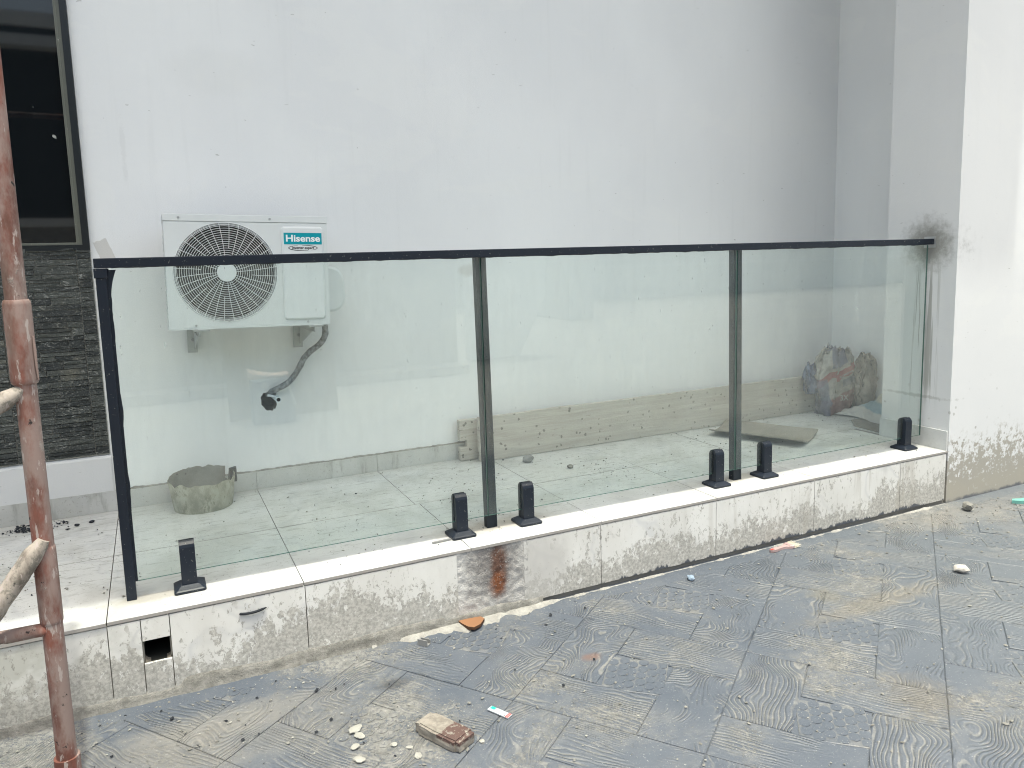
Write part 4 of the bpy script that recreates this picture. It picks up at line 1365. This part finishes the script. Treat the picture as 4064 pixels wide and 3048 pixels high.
hv = []; NU, NV = 26, 18
for k in range(NU + 1):
    u = k / NU; y = 3.47 - .46 * u
    xa = 3.975 + .045 * math.sin(PI * min(1, u * 1.6)) - .01 * u; xb = 4.10 + .14 * min(1, u * 2.2)
    H = .012 + .27 * u ** 1.15
    for i in range(NV + 1):
        v_ = i / NV
        z = .0095 + H * max(0, math.sin(PI * min(1, v_ * .95 + .0))) ** .62
        e = noise.fractal(Vector((v_ * 3 + 2, u * 4, 3)), .75, 2.1, 5)
        z += e * .022 * math.sin(PI * v_) * (0 if k == 0 else 1) + .018 * abs(noise.noise(Vector((v_ * 7, u * 6, 8)))) * math.sin(PI * v_)
        if i in (0, NV) or k == 0: z = .0095
        hv.append((xa + (xb - xa) * v_ + e * .008, y + .012 * noise.noise(Vector((v_ * 4, 2, 2))), max(.0095, z)))
bs_ = B().add(hv, [(k * (NV + 1) + i + 1, k * (NV + 1) + i, (k + 1) * (NV + 1) + i, (k + 1) * (NV + 1) + i + 1) for k in range(NU) for i in range(NV)], 0, True)
last = [hv[NU * (NV + 1) + i] for i in range(NV + 1)]
bs_.add(last, [tuple(range(NV + 1))])
s2 = tag(bs_.build('cement_sack', M['sack_white']), 'flattened white and blue sack half hidden by the pillar edge', 'sack', 'old cement sacks in the porch corner')
s4 = sack('cement_sack', 'blue frayed sack bulging over the far end of the long plank', (3.90, 3.58, .14), (.15, .10, .17), M['sack_blue'], 12.0, .2)
s3 = sack('cement_sack', 'small torn grey sack standing behind the white and blue one', (4.19, 3.42, .0), (.15, .12, .36), M['sack_plain'], 5.0, .3)
text('PORTLAND LIMESTONE', .018, M['faded'], s1, -.005, -.108, .262, 'lettering', .0003, 0, .17, rx_=1.45, depth=.0004).rotation_euler = (1.45, -.39, 0)
text('3X', .05, M['faded'], s1, .01, -.112, .12, 'lettering', .001, 0, None, rx_=1.5, depth=.0004)
# cardboard under the white sack
tag(B().prism([(3.80, 2.985), (4.2, 2.965), (4.24, 3.25), (3.93, 3.30), (3.82, 3.18)], .001, .009).build('cardboard_sheet', M['sheet']), 'ragged brown cardboard under the white and blue sack', 'cardboard')

# ================================================================== SCAFFOLD
scf = thing('scaffold_frame', 'red rusty scaffold frame with cement splashed braces at the left edge', 'scaffold', (-.2855, 2.125, ZG))
def L_(p): return (p[0] + .2855, p[1] - 2.125, p[2] - ZG)
pp = [L_((-.2855, 2.125, z)) for z in [ZG + .003 + (2.6 - ZG) * i / 30 for i in range(31)]]
B().tube(pp, .0238, 24).build('pole', M['rust'], scf)
def sleeve(z0, z1, r):
    zs = [z0, z0 + .004, z0 + .012, z1 - .012, z1 - .004, z1]
    rr_ = [r - .004, r - .001, r, r, r - .001, r - .004]
    B().tube([L_((-.2855, 2.125, z)) for z in zs], rr_, 24, caps=True).build('pole_sleeve', M['rust'], scf)
sleeve(.815, 1.018, .0300); sleeve(.205, .41, .0262)
seam = B().tube([L_((-.257, 2.108, .93)), L_((-.2565, 2.108, .90)), L_((-.2568, 2.108, .86)), L_((-.256, 2.110, .825))], [.002, .0035, .003, .002], 8)
seam.build('weld_bead', M['rust'], scf)
def brace(p0, p1, r, mat, name, n=40, wob=.08):
    a, c = Vector(L_(p0)), Vector(L_(p1))
    pts = [a.lerp(c, i / n) + Vector((noise.noise(Vector((i * .5, 1, 0))), noise.noise(Vector((i * .5, 5, 0))), noise.noise(Vector((i * .5, 9, 0))))) * .002 for i in range(n + 1)]
    return B().tube(pts, [r * min(1, .55 + .16 * i if mat == 'crusty' else 1) * (1 + .05 * noise.noise(Vector((i * .8, 3, 1)))) for i in range(n + 1)], 18, wob=wob).build(name, M[mat], scf)
brace((-1.35, 2.22, .165), (-.295, 2.12, .195), .0165, 'rust', 'rung')
brace((-.281, 2.105, .430), (-.62, 2.04, -.02), .0235, 'crusty', 'brace')
brace((-.290, 2.115, .805), (-.85, 2.0, .47), .0235, 'crusty', 'brace')
brace((-1.35, 2.22, 2.0), (-.295, 2.12, 2.0), .0165, 'rust', 'rung')
pz = [L_((-1.35, 2.225, z)) for z in [ZG + .003 + (2.6 - ZG) * i / 30 for i in range(31)]]
B().tube(pz, .0238, 20).build('pole', M['rust'], scf)
cpl = B().tube([L_((-.2855, 2.125, -.21)), L_((-.2855, 2.125, -.155))], .030, 20)
cpl.build('foot_collar', M['rust'], scf)

# ================================================================== SMALL THINGS ON THE PAVEMENT
def lump(loc, r, seed, flat=.6, name='pebble', mat='pebble', sub=1, stretch=(1, 1)):
    bm = bmesh.new(); bmesh.ops.create_icosphere(bm, subdivisions=sub + 1, radius=r)
    for v in bm.verts:
        e = noise.noise(v.co * (1.6 / r) + Vector((seed, seed * 2, 0)))
        v.co *= 1 + .35 * e
        v.co.z *= flat; v.co.x *= stretch[0]; v.co.y *= stretch[1]
    zmin = min(v.co.z for v in bm.verts)
    for v in bm.verts: v.co.z -= zmin
    me = bpy.data.meshes.new(name); bm.to_mesh(me); bm.free()
    me.materials.append(M[mat])
    o = bpy.data.objects.new(name, me); C.objects.link(o); o.location = loc
    o.rotation_euler = (0, 0, seed)
    return o
GZ = ZG + .0002
# broken paver
A_, B_, C_, D_ = Vector((.600, 1.978)), Vector((.668, 2.022)), Vector((.742, 1.880)), Vector((.672, 1.830))
cen = (A_ + C_) / 2; ax = ((C_ - A_) + (D_ - A_) * .0).normalized()
ang_ = math.atan2((D_ - A_).y + (C_ - B_).y, (D_ - A_).x + (C_ - B_).x)
bm = bmesh.new(); bmesh.ops.create_cube(bm, size=1)
bmesh.ops.bevel(bm, geom=bm.edges[:], offset=.09, segments=2, affect='EDGES')
bmesh.ops.subdivide_edges(bm, edges=bm.edges[:], cuts=4, use_grid_fill=True)
for v in bm.verts:
    c = v.co
    v.co = Vector((c.x * .170, c.y * .076, (c.z + .5) * .034))
    e = noise.fractal(v.co * 45, .8, 2, 4)
    v.co += Vector((e * .0022, e * .0022, e * .0012 if v.co.z > .002 else 0))
    v.co.z = max(0, v.co.z)
me = bpy.data.meshes.new('broken_paver'); bm.to_mesh(me); bm.free(); me.materials.append(M['brick'])
o = bpy.data.objects.new('broken_paver', me); C.objects.link(o); o.location = (.672, 1.930, GZ + .001); o.rotation_euler = (0, 0, ang_)
tag(o, 'worn tan brick with a dark red patch lying flat on the pavement', 'brick')
# printed plastic label strip
lb = thing('packet_label', 'small white label strip with green and red ends beside the brick', 'label', (.862, 1.962, GZ + .002), (0, 0, math.atan2(-.069, .036)))
B().box(-.040, .040, -.0115, .0115, 0, .003).build('card', M['label_white'], lb)
B().box(-.036, -.020, -.001, .0105, .0031, .0036).build('green_mark', M['label_green'], lb)
B().box(.028, .032, -.0112, .0112, .0031, .0036).build('red_stripe', M['label_red'], lb)
B().box(.034, .038, -.0112, .0112, .0031, .0036).build('red_stripe', M['label_red'], lb)
# terracotta chip
pc = B().prism([(.955, 2.545), (1.045, 2.530), (1.052, 2.508), (1.020, 2.474), (.990, 2.462), (.972, 2.478), (.962, 2.510)], ZG + .009, ZG + .020, 0, None, 1)
tag(pc.build('tile_chip', [M['terracotta'], M['terracotta_edge']]), 'orange tile chip leaning at the foot of the rust stained kerb patch', 'tile chip')
# paint brush
pbx = thing('paint_brush', 'old paint brush with pink grey handle lying at the kerb foot on the right', 'paint brush', (2.56, 2.497, GZ + .004), (0, 0, .06))
prof = [(-.090, .004), (-.080, .010), (-.060, .013), (-.035, .010), (-.010, .008), (.010, .014), (.022, .022)]
v = [(x, y, z) for z in (0, .011) for x, y in prof + [(a, -c) for a, c in reversed(prof)]]
n = len(prof) * 2
B().add(v, [tuple(reversed(range(n))), tuple(range(n, 2 * n))] + [(i, (i + 1) % n, n + (i + 1) % n, n + i) for i in range(n)]).build('handle', M['brush_handle'], pbx)
B().box(-.088, -.066, -.006, .006, .0112, .0122).build('red_tip', M['red_paint'], pbx)
B().box(.0221, .044, -.024, .024, -.001, .013, 0, .002).build('ferrule', M['brush_handle'], pbx)
br = B(); rb2 = random.Random(2)
for i in range(90):
    y = rb2.uniform(-.023, .023); z = rb2.uniform(.0, .012); L = rb2.uniform(.030, .044); dy = rb2.uniform(-.006, .006) + y * .25
    br.add([(.0441, y - .001, z), (.0441, y + .001, z), (.0441 + L, y + dy, z + rb2.uniform(-.002, .006)), (.0441, y, z + .002)], [(0, 1, 2), (1, 3, 2), (3, 0, 2)])
tag(br.build('bristles', M['bristle'], pbx), kind='stuff')
# rocks that can be singled out
tag(lump((3.005, 1.950, GZ), .026, 2.2, .62, 'white_stone', 'whiterock', 1, (1.15, .85)), 'white faceted stone alone on the grey pavement at right', 'stone')
tag(lump((3.76, 2.42, GZ), .030, 4.1, .75, 'cement_lump', 'pebble', 1, (1.1, .8)), 'brown cement lump below the pillar corner', 'stone')
tag(lump((1.975, 2.44, GZ), .016, 1.2, .6, 'blue_pebble', 'bluepebble', 1, (1.3, .9)), 'pale blue pebble near the kerb left of the brush', 'pebble')
tag(B().prism([(4.055, 2.375), (4.09, 2.345), (4.14, 2.33), (4.20, 2.335), (4.20, 2.365), (4.13, 2.372), (4.085, 2.39)], ZG + .001, ZG + .018).build('plastic_scrap', M['mint']), 'mint green plastic scrap by the wall at the right edge', 'plastic scrap')
gb = thing('metal_offcut', 'small grey bracket offcut on the pavement left of the orange chip', 'offcut', (.795, 2.465, GZ + .001), (0, 0, -.9))
B().box(-.020, .020, -.012, -.009, 0, .022).build('side', M['grey_bit'], gb)
B().box(-.020, .020, .009, .012, 0, .018).build('side', M['grey_bit'], gb)
B().box(-.020, .020, -.009, .009, 0, .003).build('web', M['grey_bit'], gb)
tag(B().box(-.038, .038, -.004, .004, 0, .007).build('plastic_strip', M['grey_bit'], None, (.945, 2.655, .0008), (0, 0, .05)), 'grey plastic strip on the white kerb top beside the second spigot', 'strip')
tag(B().tube(smooth_path([(0, 0, 0), (.025, -.003, -.003), (.055, -.004, -.002), (.088, -.002, .004)]), [.001] + [.0045] * 10 + [.003, .001], 8).build('dark_sliver', M['darkflake'], None, (.185, YE - .003, -.062)), 'thin black sliver stuck high on the kerb face left of the first joint', 'sliver')
# chips left of the brick
G1 = lambda x, y: (x, y, GZ)
for i, (x, y, r, st_) in enumerate(((.448, 2.085, .019, (1.4, 1.0)), (.452, 2.050, .016, (1.3, .9)), (.427, 2.005, .015, (1.2, .9)), (.425, 1.945, .017, (1.3, .8)), (.53, 1.965, .012, (1, 1)), (.565, 1.932, .010, (1.4, .8)), (.575, 1.885, .013, (1.3, .9)), (.76, 1.862, .010, (1, 1)))):
    ob = lump((x, y, GZ), r * .85, i * 1.7 + .4, .32, 'plaster_chip', 'chip', 1, st_)
    lab = ['cream plaster chip farthest from the camera in the cluster left of the brick', 'cream plaster chip second in the cluster left of the brick', 'small cream chip in the middle of the cluster left of the brick', 'cream plaster chip nearest the frame bottom left of the brick',
           'cream chip standing alone between the cluster and the brick', 'narrow cream chip touching distance from the brick left side', 'cream chip just below the brick left corner', 'small cream chip right of the brick'][i]
    tag(ob, lab, 'plaster chip', 'plaster chips around the brick')
# grey clod by the plank
tag(lump((1.75, 3.50, .001), .028, 3.3, .7, 'cement_clod', 'mint' if False else 'grey_bit', 1, (1.3, .8)), 'grey cement clod in front of the long plank near the second post', 'clod')
tag(lump((1.88, 3.28, .001), .014, 5.3, .7, 'cement_crumb', 'pebble', 1, (1.3, .8)), 'small pebble on the floor tiles behind the second glass pane', 'pebble')

# uncountable grit: pebbles and crumbs in one mesh each
def grit(name, n, region, rmin, rmax, mat, seed, z0, weight=None, parent=None):
    r = random.Random(seed); b = B()
    base = [(1, 0, 0), (-1, 0, 0), (0, 1, 0), (0, -1, 0), (0, 0, 1), (0, 0, -1)]
    fc = [(0, 2, 4), (2, 1, 4), (1, 3, 4), (3, 0, 4), (2, 0, 5), (1, 2, 5), (3, 1, 5), (0, 3, 5)]
    c = 0
    while c < n:
        x, y = r.uniform(region[0], region[1]), r.uniform(region[2], region[3])
        if weight and r.random() > weight(x, y): continue
        s_ = rmin + (rmax - rmin) * r.random() ** 4
        a = r.uniform(0, 6.28); fx, fy, fz = s_ * r.uniform(.7, 1.6), s_ * r.uniform(.6, 1.0), s_ * r.uniform(.35, .8)
        vs = []
        for p in base:
            j = [q + r.uniform(-.25, .25) for q in p]
            vx, vy = j[0] * fx, j[1] * fy
            vs.append((x + vx * math.cos(a) - vy * math.sin(a), y + vx * math.sin(a) + vy * math.cos(a), z0 + fz * .8 + j[2] * fz))
        b.add(vs, fc); c += 1
    return tag(b.build(name, M[mat], parent), kind='stuff')
def wfoot(x, y):
    d = YE - y
    k = math.exp(-d / .07) * (.9 if x < 1.0 else .35) + .18
    if x < .6: k += .45 * max(0, noise.noise(Vector((x * 3, y * 3, 1))) + .3)
    if x > 3.0: k += .9 * math.exp(-((x - 3.9) / .5) ** 2 - ((y - 2.3) / .15) ** 2)
    return min(1, k)
tag(grit('loose_grit', 3400, (-.9, 4.6, 1.2, 2.525), .0012, .0068, 'pebble', 1, GZ + .001, wfoot), 'scattered tan grit on the stamped pavement')
tag(grit('pale_crumbs', 1500, (-.9, 4.6, 1.2, 2.53), .001, .0052, 'chip', 2, GZ + .001, wfoot), 'scattered pale plaster crumbs on the pavement')
tag(grit('dark_crumbs', 120, (-.7, 1.6, 1.9, 2.52), .002, .0095, 'darkflake', 3, GZ + .001, wfoot), 'black flakes along the kerb foot')
def wfloor(x, y): return .15 + max(0, noise.noise(Vector((x * 2.2, y * 2.2, 4)))) * 1.4 + (.5 if 1.0 < x < 1.6 and y > 2.75 and y < 2.95 else 0)
tag(grit('floor_crumbs', 1500, (-.6, 4.0, 2.66, 3.72), .001, .0055, 'pebble', 4, .0008, wfloor), 'crumbs of cement on the terrace tiles')
tag(grit('dark_floor_crumbs', 150, (-.6, 3.9, 2.60, 3.72), .0012, .006, 'darkflake', 5, .0008, wfloor), 'dark crumbs on the terrace tiles')
def wheap(x, y): return math.exp(-((x + .52) / .09) ** 2 - ((y - 3.66) / .05) ** 2)
tag(grit('rubble_heap', 160, (-.75, -.35, 3.5, 3.74), .003, .011, 'darkflake', 6, .002, wheap), 'little heap of dark rubble at the far left of the terrace')
for i, (x, y) in enumerate(((-.355, 3.60), (-.30, 3.615), (-.165, 3.665))):
    tag(lump((x, y, .001), .009, i + 2.5, .6, 'black_crumb', 'darkflake', 1, (1.4, .8)), ['black crumb nearest the scaffold pole on the left floor tile', 'black crumb in the middle of the left floor tile', 'black crumb beside the tile joint left of the first post'][i], 'crumb', 'black crumbs on the left floor tile')

# ================================================================== ACROSS THE YARD (seen only as reflections in the glass)
M['yard_wall'] = plain('yard_wall_paint', (.66, .66, .62), .8, .2, var=.05)
M['raw_wall'] = plain('bare_render', (.38, .36, .33), .9, .1, var=.12)
M['ply'] = plain('tan_plywood', (.30, .23, .16), .8, .2, var=.15)
M['crate'] = plain('dusty_blue_crate', (.13, .17, .23), .7, .3, var=.15)
M['faded_pale'] = plain('faded_pale_mark', (.5, .5, .48), .8, .1)
M['dark_wall'] = plain('dark_brown_facade', (.07, .065, .055), .8, .2)
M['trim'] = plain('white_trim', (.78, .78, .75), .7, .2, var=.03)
yw_ = thing('yard_wall', 'long rendered boundary wall across the yard, seen reflected in the glass', 'wall', (0, -3.3, ZG))
B().box(-14, 3.4, -.2, 0, 0, 1.9).build('wall', M['raw_wall'], yw_)
B().box(-14, 3.45, -.26, .06, 1.9, 2.0).build('coping', M['trim'], yw_)
B().box(-14, 3.4, 0.001, .35, 0, .10).build('step', M['raw_wall'], yw_)
gw = thing('lit_wedge_slab', 'added white slab shaped like a sunlit wedge with a slanting shadow edge, mirrored in the middle glass pane', 'wall', (0, -4.0, 0))
B().prism([(3.85, ZG), (4.6, ZG), (5.04, .58), (5.04, 2.6), (3.85, 2.6)], -.15, 0, 0, Matrix(((1, 0, 0, 0), (0, 0, 1, 0), (0, 1, 0, 0), (0, 0, 0, 1)))).build('slab', M['trim'], gw)  # added slab: outline imitates a sunlit patch cut off by a diagonal shadow
tag(B().box(-.48, .48, 0, .012, 0, .80).build('plywood_sheet', M['ply'], None, (1.04, -1.62, ZG), (.10, 0, 0)), 'tan plywood sheet standing behind the blue crate, faintly mirrored below the air conditioner', 'plywood')
rg = thing('blue_crate', 'dusty blue crate with a pale round mark, faintly mirrored below the air conditioner', 'crate', (.905, -1.4, ZG))
B().box(-.175, .175, -.1, .1, 0, .385, 0, .01).build('crate_body', M['crate'], rg)
B().tube([(-.07, .1005, .345), (-.07, .1035, .345)], .03, 20).build('round_mark', M['faded_pale'], rg)
B().tube([(.10, .11, .43), (.17, .115, .16)], [.006, .014], 10).build('white_tag', M['trim'], rg)
rag = B(); rv = []
for j in range(7):
    for i in range(25):
        x = -.20 + .34 * i / 24; t = j / 6
        zt = .05 + .05 * max(0, (-x - .02) / .18) + .018 * noise.fractal(Vector((x * 16, 1, 2)), .8, 2, 4)
        rv.append((x, .02 + .05 * math.sin(PI * t) + .01 * noise.noise(Vector((x * 20, t * 4, 1))), .003 + zt * t + .01 * t * noise.noise(Vector((x * 22, t * 3, 6)))))
rag.add(rv, [(25 * j + i, 25 * j + i + 1, 25 * j + i + 26, 25 * j + i + 25) for j in range(6) for i in range(24)], 0, True)
ro = rag.build('rag', M['rag'], None, (.905, -1.4, ZG + .386))
tag(ro, 'crumpled pinkish rag on top of the blue crate, faintly mirrored below the air conditioner', 'rag')
nh = thing('neighbour_house', 'pale neighbouring house across the yard, seen reflected in the glass', 'house', (0, -14, ZG))
B().box(4.0, 26, -.4, 0, 0, 4.6).build('wall', M['yard_wall'], nh)
B().box(3.6, 26.4, -.6, .5, 4.6, 4.8).build('eave', M['trim'], nh)
B().box(8.0, 8.6, 0, 5.5, 0, 3.6).build('wing_wall', M['yard_wall'], nh)
def motif(x, z):
    b = B()
    u = .05; mk = .38
    for k in range(4):      # a row of meander
        o = x + k * .26
        b.box(o, o + .22, .001, .03, z, z + u); b.box(o, o + u, .001, .03, z + u, z + .26); b.box(o + u, o + .22, .001, .03, z + .21, z + .26)
        b.box(o + .17, o + .22, .001, .03, z + .10, z + .21); b.box(o + .10, o + .17, .001, .03, z + .10, z + .10 + u)
    b.box(x - .05, x + 1.05, .001, .05, z - .35, z - .22)
    for k in range(8):
        a = k * .13 + .0007 * k
        b.prism([(x + a, z + .45), (x + a + .09, z + .5), (x + a + .05, z + .62), (x + a - .02, z + .52)], .001, .03, 0, Matrix(((1, 0, 0, 0), (0, 0, 1, 0), (0, 1, 0, 0), (0, 0, 0, 1))))
    b.v = [((vx - x) * mk + x, vy, (vz - z) * mk + z) for vx, vy, vz in b.v]
    b.build('meander_relief', M['trim'], nh)
for x in (9.3, 13.1, 21.4): motif(x, 1.35)
B().box(8.7, 26, .0005, .08, .95, 1.02).build('ledge', M['trim'], nh)
fh = thing('far_house', 'dark roofed building over the boundary wall, reflected at the top of the window', 'house', (0, -9.5, ZG))
B().box(-16, 3, -3, 0, 0, 5.45).build('wall', M['dark_wall'], fh)
B().box(-16.2, 3.2, -3.2, .35, 5.45, 5.65).box(-16.2, 3.2, -3.2, .15, 5.85, 6.1).build('eave', M['trim'], fh)
B().box(-16.1, 3.1, -3.1, .05, 5.65, 5.85).build('fascia', M['winframe'], fh)
